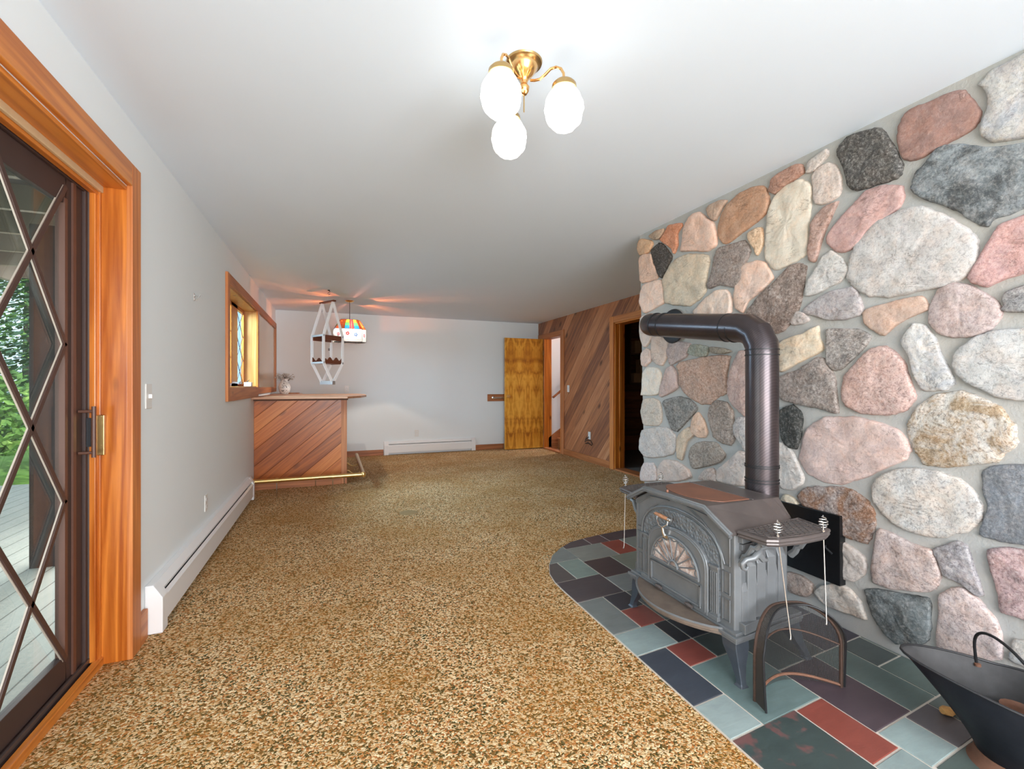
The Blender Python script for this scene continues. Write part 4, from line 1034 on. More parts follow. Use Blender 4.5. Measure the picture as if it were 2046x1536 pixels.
# ================================================================ STOVE PIPE
sp_ = root('stovepipe', 'dark grey metal stovepipe with two elbows rising from stove into stone wall', 'stovepipe', (2.01, YC-0.02, 0.56))
R = 0.0765; YP = YC-0.02; XP = 2.01
def elbow(pts, name, nr=5, r=R):
    m = MB(); m.tube(pts, r, 36); o = m.build(name, 'stovepipe', sp_, smooth=True, angle=25); return o
Z0 = 0.56
elbow([(1.925, YP, Z0), (1.955, YP, Z0), (1.990, YP, Z0+0.028), (2.008, YP, Z0+0.085), (XP, YP, Z0+0.15)], 'elbow')
MB().tube([(XP, YP, Z0+0.15), (XP, YP, 1.37)], R-0.001, 40).build('vertical_pipe', 'stovepipe', sp_, smooth=True)
YE = 2.59; ZE1, ZE2 = 1.475, 1.615
zz = lambda y: ZE1+(y-YP)*(ZE2-ZE1)/(YE-YP)
elbow([(XP, YP, 1.36), (XP, YP, 1.395), (XP, YP+0.030, 1.455), (XP+0.004, YP+0.090, 1.492), (XP+0.006, YP+0.17, zz(YP+0.17)+0.005)], 'elbow')
MB().tube([(XP+0.006, YP+0.16, zz(YP+0.16)+0.004), (XP+0.01, YE-0.10, zz(YE-0.10))], R-0.001, 40).build('horizontal_pipe', 'stovepipe', sp_, smooth=True)
elbow([(XP+0.01, YE-0.11, zz(YE-0.11)), (XP+0.012, YE-0.065, zz(YE-0.065)), (XP+0.035, YE-0.018, ZE2), (XP+0.085, YE, ZE2), (XP+0.16, YE+0.003, ZE2)], 'elbow')
m = MB(); m.tube([(XP+0.15, YE+0.003, ZE2), (2.278, YE+0.005, ZE2)], R-0.002, 36); m.build('thimble', 'black_iron', sp_, smooth=True)
MB().lathe([(0.05, 0.0), (0.118, 0.0), (0.122, 0.008), (0.118, 0.014), (0.095, 0.020), (0.05, 0.022)], (2.262, YE+0.005, ZE2), 40, 'x', sgn=-1).build('wall_collar', 'black_iron', sp_, smooth=True)
def band(c0, c1, rr): MB().tube([c0, c1], rr, 40).build('seam', 'black_iron', sp_, smooth=True)
for z in (Z0+0.15, Z0+0.165, Z0+0.225, Z0+0.235, 1.345, 1.372): band((XP, YP, z), (XP, YP, z+0.005), R+0.0022)
for y in (YP+0.165, YP+0.215, YE-0.115, YE-0.19): band((XP+0.008, y, zz(y)+0.003), (XP+0.008, y+0.006, zz(y+0.006)+0.003), R+0.002)

# cleanout door in the stone wall
cd = root('cleanout_door', 'black metal cleanout door low in the stone wall behind the stove', 'cleanout door', (2.30, 1.66, 0.23))
B('plate', 'black_panel', cd, (2.276, 2.32, 1.462, 1.862, 0.225, 0.565), bevel=0.003)
MB().tube([(2.28, 1.53, 0.40), (2.262, 1.53, 0.40), (2.262, 1.49, 0.375)], 0.005, 8).build('latch', 'black_iron', cd, smooth=True)

# ================================================================ SPARK SCREEN
A_ = Vector((1.478, 1.258, HT)); Bq = Vector((1.862, 1.192, HT)); dv_ = (Bq-A_); Ls = dv_.length; dv_.normalize(); nv = Vector((-dv_.y, dv_.x, 0))   # nv points to +Y
sc_root = root('spark_screen', 'arched wire mesh spark screen with rusty frame leaning before right stove leg', 'spark screen', (1.67, 1.225, HT))
def archpt(t_):  # t in 0..1 from left foot over the top to right foot
    H_ = 0.315; r_ = 0.15
    L1, L3 = H_-r_, H_-r_; n_arc = PI*0.5*r_*2+(Ls-2*r_)
    T = L1+n_arc+L3; s_ = t_*T
    if s_ < L1: return (0.0, s_)
    s_ -= L1
    if s_ < PI/2*r_: a = s_/r_; return (r_-r_*math.cos(a), H_-r_+r_*math.sin(a))
    s_ -= PI/2*r_
    if s_ < Ls-2*r_: return (r_+s_, H_)
    s_ -= Ls-2*r_
    if s_ < PI/2*r_: a = s_/r_; return (Ls-r_+r_*math.sin(a), H_-r_+r_*math.cos(a))
    s_ -= PI/2*r_; return (Ls, H_-r_-s_)
def sp3(a, z, off=0.0):
    bow = 0.075*math.sin(PI*min(max(a/Ls, 0), 1))
    return A_+dv_*a+nv*(bow+off)+Vector((0, 0, z))
pts = [sp3(*archpt(i/48)) for i in range(49)]
MB().tube(pts, 0.0065, 8).build('arch_frame', 'dark_rust', sc_root, smooth=True)
# flared mesh band all round the arch
m = MB(); ins = []; outs = []
for i in range(49):
    a, z = archpt(i/48); k = i/48
    wd = 0.062*(1-k)**1.3+0.006
    p = sp3(a, z); q = sp3(a-0.010*math.cos(PI*k), max(z+0.004, 0.004 if i else 0.0), -wd)
    ins.append(p); outs.append(q)
vs = ins+outs+[p+Vector((0.0012, 0, 0.0012)) for p in ins]+[p+Vector((0.0012, 0, 0.0012)) for p in outs]; n = 49
fs = [(i, i+1, n+i+1, n+i) for i in range(48)]+[(2*n+i, 3*n+i, 3*n+i+1, 2*n+i+1) for i in range(48)]
m.add(vs, fs); m.build('mesh_band', 'band_mesh', sc_root, recalc=False, smooth=True)
MB().tube(outs, [0.004]*49, 6).build('band_rim', 'black_iron', sc_root, smooth=True)
# wire cloth following the bow
m = MB(); vs = []; cols_ = 24; rows = 10
def ztop(a):
    H_ = 0.315; r_ = 0.15
    if a < r_: return H_-r_+math.sqrt(max(0, r_*r_-(r_-a)**2))
    if a > Ls-r_: return H_-r_+math.sqrt(max(0, r_*r_-(a-Ls+r_)**2))
    return H_
for off in (0.0, 0.0008):
    for i in range(cols_+1):
        for j in range(rows+1):
            a = Ls*i/cols_; zt_ = ztop(a); z = 0.006+(zt_-0.006)*j/rows; vs.append(sp3(a, z, off))
fs = []
N1 = (cols_+1)*(rows+1)
for i in range(cols_):
    for j in range(rows):
        q = i*(rows+1)+j; fs.append((q, q+rows+1, q+rows+2, q+1))
m.add(vs[:N1], fs); m.build('wire_cloth', 'screen_mesh', sc_root, recalc=False, smooth=True)
MB().tube([sp3(Ls*i/20, 0.008+0.022*math.sin(PI*i/20)) for i in range(21)], 0.0055, 8).build('bottom_bar', 'rust', sc_root, smooth=True)
MB().tube([sp3(Ls*i/20, 0.165+0.045*math.sin(PI*i/20)) for i in range(21)], 0.0038, 8).build('middle_bar', 'dark_rust', sc_root, smooth=True)

# ================================================================ COAL SCUTTLE
cs = root('coal_scuttle', 'black metal coal scuttle with swing handle and rusty foot on slate hearth', 'coal scuttle', (1.96, 0.74, HT))
base_c = Vector((1.965, 0.742, 0)); tipd = Vector((-0.60, 0.80, 0)).normalized(); sd = Vector((tipd.y, -tipd.x, 0))
rings = []; inner = []
for i in range(13):
    k = i/12
    ring = []
    for j in range(40):
        a = 2*PI*j/40; ca, sa = math.cos(a), math.sin(a)
        r0 = 0.085
        tip = max(0, ca)**1.5; back = max(0, -ca)
        zt_ = 0.245+0.045*tip+0.01*back
        z = HT+0.035+(zt_-0.035)*k
        rad_ = r0+(0.060*k**1.2)+(0.125*tip*k**1.25)+0.02*back*k
        wdt = r0+0.068*math.sin(PI*0.5*k)*(1-0.35*max(0, ca)**2*0)
        ring.append(base_c+tipd*(ca*rad_)+sd*(sa*wdt)+Vector((0, 0, z)))
    rings.append(ring)
for rg_ in rings[::-1]:
    c_ = sum(rg_, Vector((0, 0, 0)))/len(rg_); inner.append([p+(Vector((c_.x, c_.y, p.z))-p).normalized()*0.003 for p in rg_])
nr_ = len(rings)
m = MB(); m.loft(rings+inner[:-1]+[[p+Vector((0, 0, 0.006)) for p in inner[-1]]])
for fi_ in range(len(m.f)):
    if fi_//40 >= nr_ and fi_ != len(m.f)-2: m.mi[fi_] = 1
m.build('bucket', ['scuttle_black', 'scuttle_inner'], cs, smooth=True, angle=60)
MB().tube(rings[-1], 0.004, 8, closed=True).build('rim', 'black_iron', cs, smooth=True)
m = MB(); m.lathe([(0.088, 0.037), (0.091, 0.028), (0.094, 0.012), (0.106, 0.0), (0.102, 0.0), (0.088, 0.012), (0.084, 0.03)], (base_c.x, base_c.y, HT), 40); m.build('foot', 'rust', cs, smooth=True)
hl, hr_ = rings[11][8], rings[11][28]   # either side of the bucket
mc_ = (hl+hr_)/2; piv1 = hl+(mc_-hl).normalized()*0.007; piv2 = hr_+(mc_-hr_).normalized()*0.007
lean = tipd*0.0+Vector((0, 0, 1)); pts = []
for i in range(25):
    a = PI*i/24; mid = (piv1+piv2)/2; half = (piv1-piv2)/2
    pts.append(mid+half*math.cos(a)*1.03+Vector((0, 0, 0.155*math.sin(a)**0.75))+tipd*0.03*math.sin(a))
MB().tube(pts, 0.0045, 8).build('bail_handle', 'black_iron', cs, smooth=True)
for p in (piv1, piv2): MB().lathe([(0, -0.006), (0.009, -0.004), (0.009, 0.004), (0, 0.006)], p, 10).build('handle_rivet', 'rust', cs, smooth=True)
sv_ = root('ash_scoop', 'rusty metal scoop lying inside the black coal scuttle', 'scoop', (base_c.x, base_c.y, 0.09))
pts = []
m = MB(); rr_ = []
for i in range(7):
    k = i/6; cc_ = base_c+Vector((0.055, -0.015, 0.13+0.04*k))+sd*(0.0)
    rr_.append([cc_+tipd*(0.055+0.012*k)*math.cos(2*PI*j/20)+sd*(0.055+0.01*k)*math.sin(2*PI*j/20)+Vector((0, 0, 0.012*math.cos(2*PI*j/20))) for j in range(20)])
m.loft(rr_+[[p+Vector((0, 0, -0.008)) for p in ((q-sum(r_, Vector())/20)*0.9+sum(r_, Vector())/20 for q in r_)] for r_ in rr_[::-1]][:6]); m.build('bowl', 'rust', sv_, smooth=True)
# bark chip
m = MB(); rg2 = []
for i in range(8):
    k = i/7; c_ = Vector((2.045+0.045*k, 0.958-0.018*k, HT+0.013)); r_ = 0.013*(0.5+math.sin(PI*(0.1+0.8*k)))
    rg2.append([c_+Vector((0.3, 1, 0)).normalized()*r_*math.cos(2*PI*j/9)*(1+0.3*math.sin(j*5+i))+Vector((0, 0, 1))*min(r_, 0.012)*math.sin(2*PI*j/9) for j in range(9)])
m.loft(rg2); tag(m.build('bark_chip', 'bark'), 'small tan chip of bark on the slate beside the coal scuttle', 'bark')

# ================================================================ BASEBOARD HEATERS
def heater(name, label, P0, L, along, out, H=0.235, D=0.068):
    """P0: wall-side start on the floor; along, out: unit vectors"""
    P0, al, ou = Vector(P0), Vector(along), Vector(out)
    o = root(name, label, 'heater', P0)
    def pr(prof_, s0, s1):
        m = MB(); m.prism(prof_, lambda a, b: P0+al*s0+ou*a+Vector((0, 0, b)), lambda a, b: P0+al*s1+ou*a+Vector((0, 0, b))); return m
    e = 0.075
    pr([(0, 0.015), (0.006, 0.015), (0.006, H-0.012), (0, H-0.008)], e, L-e).build('back_plate', 'white_enamel', o)
    pr([(0.0, H), (0.030, H), (D-0.012, H-0.034), (D-0.012, H-0.040), (0.030, H-0.007), (0, H-0.007)], e*0.9, L-e*0.9).build('top_cover', 'white_enamel', o)
    pr([(D-0.004, 0.040), (D, 0.040), (D, H-0.074), (D-0.012, H-0.056), (D-0.015, H-0.058), (D-0.004, H-0.076)], e*0.9, L-e*0.9).build('front_cover', 'white_enamel', o)
    pr([(0.010, 0.05), (D-0.012, 0.05), (D-0.012, 0.13), (0.010, 0.13)], e, L-e).build('fins', 'black_gap', o)
    pr([(0.028, H-0.040), (0.052, H-0.050), (0.050, H-0.053), (0.028, H-0.044)], e*0.9, L-e*0.9).build('damper_flap', 'white_enamel', o)
    for s0, s1 in ((0, e), (L-e, L)):
        pr([(0, 0.004), (D+0.004, 0.004), (D+0.004, H-0.062), (0.034, H+0.002), (0, H+0.002)], s0, s1).build('end_cap', 'white_enamel', o, bevel=0.004)
heater('baseboard_heater', 'long white baseboard heater along the left wall from door casing to bar', (XL+0.001, 2.655, 0), 2.785, (0, 1, 0), (1, 0, 0))
heater('baseboard_heater', 'short white baseboard heater on the back wall right of the bar', (0.805, YB-0.001, 0), 1.61, (1, 0, 0), (0, -1, 0), 0.228)

# ================================================================ OUTLETS, SWITCHES, HOOKS
def plate(name, label, cat, P, n, kind, w_=0.07, h_=0.115):
    P, n = Vector(P), Vector(n); s_ = Vector((0, 0, 1)).cross(n)
    o = root(name, label, cat, P)
    MB().obox(P+n*0.003, n*0.003, s_*w_/2, Vector((0, 0, h_/2))).build('cover_plate', 'white_plastic', o, bevel=0.002)
    m = MB()
    if kind == 'outlet':
        for dz in (-0.024, 0.024):
            r_ = MB().obox(P+n*0.006+Vector((0, 0, dz)), n*0.0015, s_*0.014, Vector((0, 0, 0.013))).build('receptacle', 'white_enamel', o, bevel=0.001)
            for q in (-0.005, 0.005): MB().obox(P+n*0.0078+s_*q+Vector((0, 0, dz)), n*0.0004, s_*0.001, Vector((0, 0, 0.004))).build('slot', 'black_gap', r_)
    else:
        m.obox(P+n*0.011, n*0.008, s_*0.005, Vector((0, 0, 0.010))); m.build('toggle', 'white_enamel', o, bevel=0.001)
    return o
plate('wall_outlet', 'white outlet low on the left wall above the long heater', 'outlet', (XL, 3.78, 0.366), (1, 0, 0), 'outlet')
plate('wall_outlet', 'white outlet on the back wall above the short heater', 'outlet', (1.363, YB, 0.35), (0, -1, 0), 'outlet')
plate('wall_outlet', 'white outlet on the back wall just above the bar countertop', 'outlet', (0.215, YB, 1.125), (0, -1, 0), 'outlet')
co = plate('wall_outlet', 'white outlet low on the cedar wall with a cable coiled below', 'outlet', (XC, 6.117, 0.41), (-1, 0, 0), 'outlet')
plate('light_switch', 'white light switch beside the glass door casing', 'switch', (XL, 2.70, 1.143), (1, 0, 0), 'switch', 0.075, 0.12)
plate('light_switch', 'white light switch on the diagonal cedar wall', 'switch', (XC, 6.795, 1.13), (-1, 0, 0), 'switch')
pts = [(XC-0.02-0.01*math.sin(i), 6.11+0.10*math.sin(i*0.9), 0.36-0.012*i+0.03*math.cos(i*1.7)) for i in range(9)]
tag(MB().tube(pts, 0.006, 6).build('coiled_cable', 'black_iron', smooth=True), 'dark cable end hanging below the outlet on the cedar wall', 'cable')
m = MB(); m.box(XL, XL+0.004, 3.472, 3.494, 1.74, 1.79); m.tube([(XL+0.004, 3.483, 1.775), (XL+0.03, 3.483, 1.765), (XL+0.034, 3.483, 1.78)], 0.004, 6); m.tube([(XL+0.004, 3.483, 1.752), (XL+0.02, 3.483, 1.745)], 0.004, 6)
tag(m.build('wall_hook', 'chrome', bevel=0.001), 'small metal hook on the bare left wall', 'hook')
m = MB(); m.box(-0.07, -0.045, YB-0.012, YB, 1.75, 1.79)
tag(m.build('wall_hook', 'alu_strip', bevel=0.001), 'tiny grey hook on the back wall behind the hanging shelf', 'hook')
m = MB(); m.lathe([(0.0, 0), (0.016, 0), (0.012, 0.008), (0.0, 0.010)], (-0.045, 6.09, HC), 14, sgn=-1)
m.tube([(-0.045, 6.09, HC-0.008), (-0.03, 6.09, HC-0.02), (-0.06, 6.09, HC-0.04), (-0.045, 6.09, HC-0.055), (-0.03, 6.09, HC-0.045)], 0.004, 6)
tag(m.build('ceiling_hook', 'black_iron', smooth=True), 'small dark hook in the ceiling above the hanging shelf', 'hook')
m = MB(); m.lathe([(0.0, 0.003), (0.075, 0.003), (0.085, 0.0)], (0.66, 4.32, 0.0), 24); tag(m.build('carpet_patch', 'carpet_stain', smooth=True), 'faint round worn patch in the middle of the carpet', 'patch')

# ================================================================ BAR
ba = root('bar_counter', 'wooden bar with diagonal cedar front and pale countertop against the left wall', 'bar', (-0.34, 5.88, 0))
bx0, bx1, by0, by1 = XL+0.002, 0.16, 5.88, 7.10
B('front_panel', 'bar_planks', ba, (bx0, 0.095, by0, by0+0.02, 0.0, 1.012))
B('corner_post', 'cedar_z', ba, (0.095, bx1, by0-0.006, by0+0.07, 0.0, 1.012), bevel=0.002)
B('side_panel', 'cedar_planks', ba, (bx1-0.02, bx1-0.002, by0+0.07, by1, 0.0, 1.012))
B('end_panel', 'cedar_z', ba, (bx0, bx1-0.02, by1-0.02, by1, 0.0, 1.012))
B('base_rail', 'cedar_base_x', ba, (bx0, 0.094, by0-0.012, by0, 0.0, 0.09), bevel=0.002)
B('top_moulding', 'dark_wood', ba, (bx0, bx1+0.012, by0-0.03, by0+0.08, 1.012, 1.034))
m = MB(); m.pz([(bx0, 5.68), (0.165, 5.70), (0.33, 6.0), (0.42, 6.4), (0.44, 6.75), (0.43, 7.15), (0.36, 7.4), (-0.36, 7.42), (-0.42, 7.46), (-0.45, 7.97), (bx0, 7.97)], 1.034, 1.060)
m.build('countertop', 'counter', ba, bevel=0.004)
bb = B('corner_board', 'trim_y', None, (XL+0.12, -0.49, 7.62, 7.96, 1.0605, 1.072), bevel=0.002); bb['label'] = 'small flat wooden board on the bar top near the corner'; bb['category'] = 'board'; bb.name = 'wooden_board'

fr2 = root('foot_rail', 'brass foot rail running round the front of the bar on small posts', 'foot rail', (-0.2, 5.48, 0))
MB().tube([(XL+0.055, 5.48, 0.17), (0.32, 5.48, 0.17)], 0.024, 16).build('front_tube', 'brass', fr2, smooth=True)
MB().tube([(0.325, 5.47, 0.17), (0.325, 7.05, 0.17)], 0.024, 16).build('side_tube', 'old_brass', fr2, smooth=True)
m = MB(); m.lathe([(0, -0.03), (0.02, -0.028), (0.029, -0.01), (0.029, 0.01), (0.02, 0.028), (0, 0.03)], (0.325, 5.48, 0.17), 18); m.build('elbow_joint', 'brass', fr2, smooth=True)
MB().lathe([(0.03, 0), (0.03, 0.012), (0.024, 0.014)], (XL+0.045, 5.48, 0.17), 18, 'x').build('wall_flange', 'brass', fr2, smooth=True)
for px_ in (-0.56, 0.0):
    MB().tube([(px_-0.012, 5.48, 0.17), (px_+0.012, 5.48, 0.17)], 0.028, 16).build('clamp_ring', 'brass', fr2, smooth=True)
for px_ in (-0.56, -0.19, 0.0, 0.13):
    back = px_ in (-0.19, 0.13); yy = 5.865 if back else 5.48
    MB().tube([(px_, yy, 0.16 if not back else 0.105), (px_, yy, 0.0)], 0.006, 8).build('post', 'chrome', fr2, smooth=True)
for yy in (6.02, 6.62):
    pts = [(bx1-0.001, yy, 0.13)]+[(bx1+0.02+0.14*k/6, yy, 0.13-0.05*math.sin(PI*k/6*0.8)) for k in range(7)]+[(0.325, yy, 0.15)]
    MB().tube(pts, 0.007, 8).build('bracket', 'brass', fr2, smooth=True)
for yy in (5.75, 6.9): MB().tube([(0.325, yy, 0.15), (0.325, yy, 0.0)], 0.006, 8).build('post', 'chrome', fr2, smooth=True)

# vase and dried flowers
t = NT('vase_glaze', 0.15, 0, 0.6); c = t.coord('World')
sp3_ = t.math('MULTIPLY', t.ramp(t.noise(c, 42, 3), [(0.56, 0.0), (0.60, 1.0)]), t.ramp(t.noise(c, 9, 2), [(0.50, 0.0), (0.54, 1.0)]))
t.base(t.mix(sp3_, (0.78, 0.77, 0.74), hx('3A3A30'))); M['vase_glaze'] = t.m
VX, VY, VZ = -0.66, 7.45, 1.0605
va = root('vase', 'white ceramic vase painted with dark leaves on the bar', 'vase', (VX, VY, VZ))
MB().lathe([(0.0, 0.0), (0.045, 0.0), (0.050, 0.006), (0.066, 0.03), (0.080, 0.07), (0.083, 0.10), (0.074, 0.135), (0.056, 0.17), (0.047, 0.19), (0.050, 0.21), (0.060, 0.225), (0.056, 0.225), (0.045, 0.208), (0.042, 0.19), (0.05, 0.165), (0.0, 0.15)], (VX, VY, VZ), 36, wob=lambda a, h: 1+0.03*math.cos(a*6)*min(1, max(0, (h-0.19)/0.03)) if h > 0.19 else 1).build('body', 'vase_glaze', va, smooth=True)
fo = root('dried_flowers', 'bunch of pale dried flowers standing in the painted white vase', 'dried flowers', (VX, VY, VZ+0.2))
ms, mp = MB(), MB(); rf = random.Random(5)
for i in range(70):
    a = rf.random()*2*PI; rr = rf.random()**0.6*0.125; hh = 0.225+0.085*rf.random()+0.03*(1-rr/0.125)-0.02
    e = Vector((VX+rr*math.cos(a), VY+rr*math.sin(a), VZ+hh)); b = Vector((VX+0.02*math.cos(a), VY+0.02*math.sin(a), VZ+0.17))
    ms.tube([b, b.lerp(e, 0.6)+Vector((0, 0, 0.012)), e], 0.0012, 4)
    for _ in range(3):
        q = e+Vector((rf.uniform(-.014, .014), rf.uniform(-.014, .014), rf.uniform(-.01, .01))); r_ = rf.uniform(0.003, 0.008)
        mp.lathe([(0, -r_), (r_*0.8, -r_*0.5), (r_, 0), (r_*0.8, r_*0.5), (0, r_)], q, 6)
ms.build('stems', 'twig', fo); mp.build('blossoms', 'flower_dry', fo)
# window sill bits
bx = root('card_box', 'small white card box with a dark bow on the window sill', 'box', (XL-0.04, 5.86, 1.18))
B('box', 'paper_white', bx, (XL-0.085, XL-0.015, 5.80, 5.90, 1.181, 1.225), bevel=0.002)
MB().tube([(XL-0.06, 5.83, 1.226), (XL-0.05, 5.85, 1.243), (XL-0.04, 5.88, 1.252)], [0.006, 0.004, 0.002], 6).build('bow', 'twig', bx, smooth=True)
ds = root('trinket_dish', 'small terracotta dish with a pale shell on the window sill', 'dish', (XL-0.06, 5.45, 1.18))
MB().lathe([(0.0, 0.0), (0.022, 0.0), (0.034, 0.022), (0.031, 0.022), (0.02, 0.004), (0, 0.004)], (XL-0.06, 5.45, 1.181), 20).build('dish', 'terracotta', ds, smooth=True)
MB().lathe([(0.0, -0.045), (0.010, -0.03), (0.016, 0.0), (0.008, 0.03), (0.0, 0.045)], (XL-0.06, 5.46, 1.214), 12, 'y').build('shell', 'paper_white', ds, smooth=True)

# ================================================================ HANGING SHELF
cy_, sy_ = math.cos(YAW), math.sin(YAW)
def w2(r_, f_, z): return Vector((f_*sy_+r_*cy_, f_*cy_-r_*sy_, z))
Bc, Ac, Dc = w2(-2.328, 5.61, 0), w2(-2.525, 5.757, 0), w2(-2.19, 5.87, 0)
Sv = (Ac-Bc); Lv = (Dc-Bc); Lv = Lv-Sv*(Lv.dot(Sv)/Sv.dot(Sv))*1.0 if False else Lv
Cc = Ac+Dc-Bc; ctr = (Bc+Cc)/2
hs = root('hanging_shelf', 'two tier brown wooden shelf hung on white straps from the ceiling over the bar', 'hanging shelf', (ctr.x, ctr.y, 1.2))
su, lu = Sv.normalized(), Lv.normalized(); sl, ll = Sv.length, Lv.length
def brd(c_, hs_, hl_, z0, z1, mat, nm, par=None):
    m = MB(); m.obox(Vector((c_.x, c_.y, (z0+z1)/2)), su*hs_, lu*hl_, Vector((0, 0, (z1-z0)/2))); return m.build(nm, mat, par or hs, bevel=0.002)
ZT, ZU, ZL, ZBm = 2.245, 1.81, 1.472, 1.215
brd(ctr, sl*0.5+0.04, 0.022, ZT, ZT+0.018, 'shelf_brown', 'top_bar')
for zc in (ZU, ZL): 
    b_ = brd(ctr, sl*0.5, ll*0.5, zc-0.008, zc+0.008, 'shelf_brown', 'shelf_board')
    for e_ in (Bc, Dc):
        m = MB(); cen_ = Vector((e_.x, e_.y, zc))+Sv*0.5; m.obox(cen_, su*(sl*0.5+0.02), lu*0.006, Vector((0, 0, 0.012))); m.build('end_strip', 'shelf_grey', b_)
def scallop(e_, zc, sg, nm):
    m = MB(); pts = [(0, 0.0), (ll, 0.0)]
    for i in range(40, -1, -1):
        k = i/40; pts.append((ll*k, sg*(0.050+0.020*math.cos(k*2*PI*3))))
    o0 = Vector((e_.x, e_.y, zc))
    m.prism(pts, lambda a, b: o0+lu*a+Vector((0, 0, b))-su*0.006, lambda a, b: o0+lu*a+Vector((0, 0, b))+su*0.006); m.build(nm, 'shelf_brown', hs)
scallop(Bc, ZL, 1, 'scalloped_rail'); scallop(Ac, ZL, 1, 'scalloped_rail')
brd(Bc+Lv*0.5, 0.006, ll*0.48, ZU-0.055, ZU-0.008, 'shelf_brown', 'lower_rail'); brd(Ac+Lv*0.5, 0.006, ll*0.48, ZU-0.055, ZU-0.008, 'shelf_brown', 'lower_rail')
brd(ctr, sl*0.5+0.02, 0.022, ZBm-0.016, ZBm+0.03, 'shelf_grey', 'bottom_block')
def ribbon(P, Q, nm='strap'):
    m = MB(); d_ = Q-P; m.obox((P+Q)/2, lu*0.013, d_*0.5, su*0.0012); return m
for cn in (Ac, Bc, Cc, Dc):
    side = Ac if cn in (Ac, Cc) else Bc
    midp = (Ac+Cc)/2 if side is Ac else (Bc+Dc)/2
    sgn_ = -1 if side is Ac else 1
    outp = Vector((cn.x, cn.y, 0))-su*0.008*sgn_*-1*(-1)
    m = MB()
    for P, Q in (((midp.x, midp.y, ZT), (outp.x, outp.y, ZU)), ((outp.x, outp.y, ZU), (outp.x, outp.y, ZL)), ((outp.x, outp.y, ZL), (midp.x, midp.y, ZBm))):
        P, Q = Vector(P), Vector(Q); n_ = (Q-P).normalized(); wv_ = n_.cross(su).normalized()
        m.obox((P+Q)/2, wv_*0.018, (Q-P)*0.5, su*0.0012)
    m.build('strap', 'strap_white', hs)
MB().tube([(ctr.x, ctr.y, ZT+0.018), (-0.045, 6.09, HC-0.05)], 0.0014, 5).build('hanging_cord', 'strap_white', hs)

# ================================================================ STAINED GLASS PENDANT
LX, LY = 0.22, 6.77
pe = root('pendant_lamp', 'stained glass pendant lamp with white sides and rainbow top above the bar', 'pendant lamp', (LX, LY, HC))
MB().lathe([(0.0, 0.024), (0.03, 0.022), (0.055, 0.010), (0.062, 0.0), (0.0, 0.0)], (LX, LY, HC), 28, sgn=-1).build('canopy', 'lamp_brass', pe, smooth=True)
MB().tube([(LX, LY, HC-0.02), (LX, LY, 2.115)], 0.004, 6).build('cord', 'black_iron', pe)
ra = math.radians(9)
def rot2(a, b): return (LX+a*math.cos(ra)-b*math.sin(ra), LY+a*math.sin(ra)+b*math.cos(ra))
PL = [(-0.135, -0.165), (0.135, -0.165), (0.205, -0.085), (0.205, 0.085), (0.135, 0.165), (-0.135, 0.165), (-0.205, 0.085), (-0.205, -0.085)]
zb, zm, ztp = 1.79, 1.965, 2.098
sh = MB(); am = ['glass_white', 'glass_red', 'glass_orange', 'glass_yellow', 'glass_green', 'glass_blue', 'glass_brown', 'glass_pink']
came = MB()
P3 = lambda p, z: Vector((*rot2(*p), z))
ap = MB()
for i in range(8):
    p, q = PL[i], PL[(i+1) % 8]
    a, b = P3(p, zb), P3(q, zb); c_, d_ = P3(q, zm), P3(p, zm)
    ap.add([a, b, c_, d_], [(0, 1, 2, 3)])
    e, f = P3((q[0]*0.62, q[1]*0.62), ztp), P3((p[0]*0.62, p[1]*0.62), ztp)
    long_ = i in (0, 4); side_ = i in (2, 6)
    if long_ or side_:
        cuts = [(0, .12, 6), (.12, .38, None), (.38, .47, 1), (.47, .53, 7), (.53, .62, 1), (.62, .88, None), (.88, 1.0, 6)]
    else: cuts = [(0, .25, 6), (.25, .75, 2), (.75, 1.0, 6)]
    def Q(u, v): return (d_.lerp(c_, u)).lerp(f.lerp(e, u), v)
    for u0, u1, mi_ in cuts:
        if mi_ is None:
            for v0, v1, k in ((0, .34, 5), (.34, .66, 4), (.66, 1, 3)):
                sh.m = k; sh.add([Q(u0, v0), Q(u1, v0), Q(u1, v1), Q(u0, v1)], [(0, 1, 2, 3)]); came.tube([Q(u0, v0), Q(u1, v0)], 0.0016, 4)
        else: sh.m = mi_; sh.add([Q(u0, 0), Q(u1, 0), Q(u1, 1), Q(u0, 1)], [(0, 1, 2, 3)])
        came.tube([Q(u0, 0), Q(u0, 1)], 0.0018, 4)
    came.tube([a, d_], 0.003, 4); came.tube([d_, c_], 0.003, 4); came.tube([f, e], 0.003, 4); came.tube([a, b], 0.003, 4)
    nn = max(2, round((b-a).length/0.034))
    for k in range(nn):
        for r2 in range(4):
            z0_ = zb+(zm-zb)*(r2+0.6)/4.6
            u = (k+(0.5 if r2 % 2 else 0.0))/nn
            if u >= 1: continue
            A2 = a.lerp(b, u); A2.z = z0_; B2 = a.lerp(b, min(1, u+0.5/nn)); B2.z = z0_+0.018; C2 = a.lerp(b, min(1, u+1/nn)); C2.z = z0_
            came.tube([A2, B2, C2], 0.0014, 3); D2 = Vector(B2); D2.z = z0_+0.036
            if D2.z < zm: came.tube([B2, D2], 0.0014, 3)
    a3, b3 = Vector(a), Vector(b); a3.z = b3.z = zb+0.024; came.tube([a3, b3], 0.0014, 4)
top8 = [P3((p[0]*0.62, p[1]*0.62), ztp) for p in PL]
shd = ap.build('shade_panels', 'glass_white', pe, recalc=False)
sh.build('shade_roof', am, pe, recalc=False)
MB().add(top8, [list(range(8))]).build('shade_cap', 'lamp_brass', pe, recalc=False)
came.build('lead_came', 'lead_came', pe)
fl = MB()
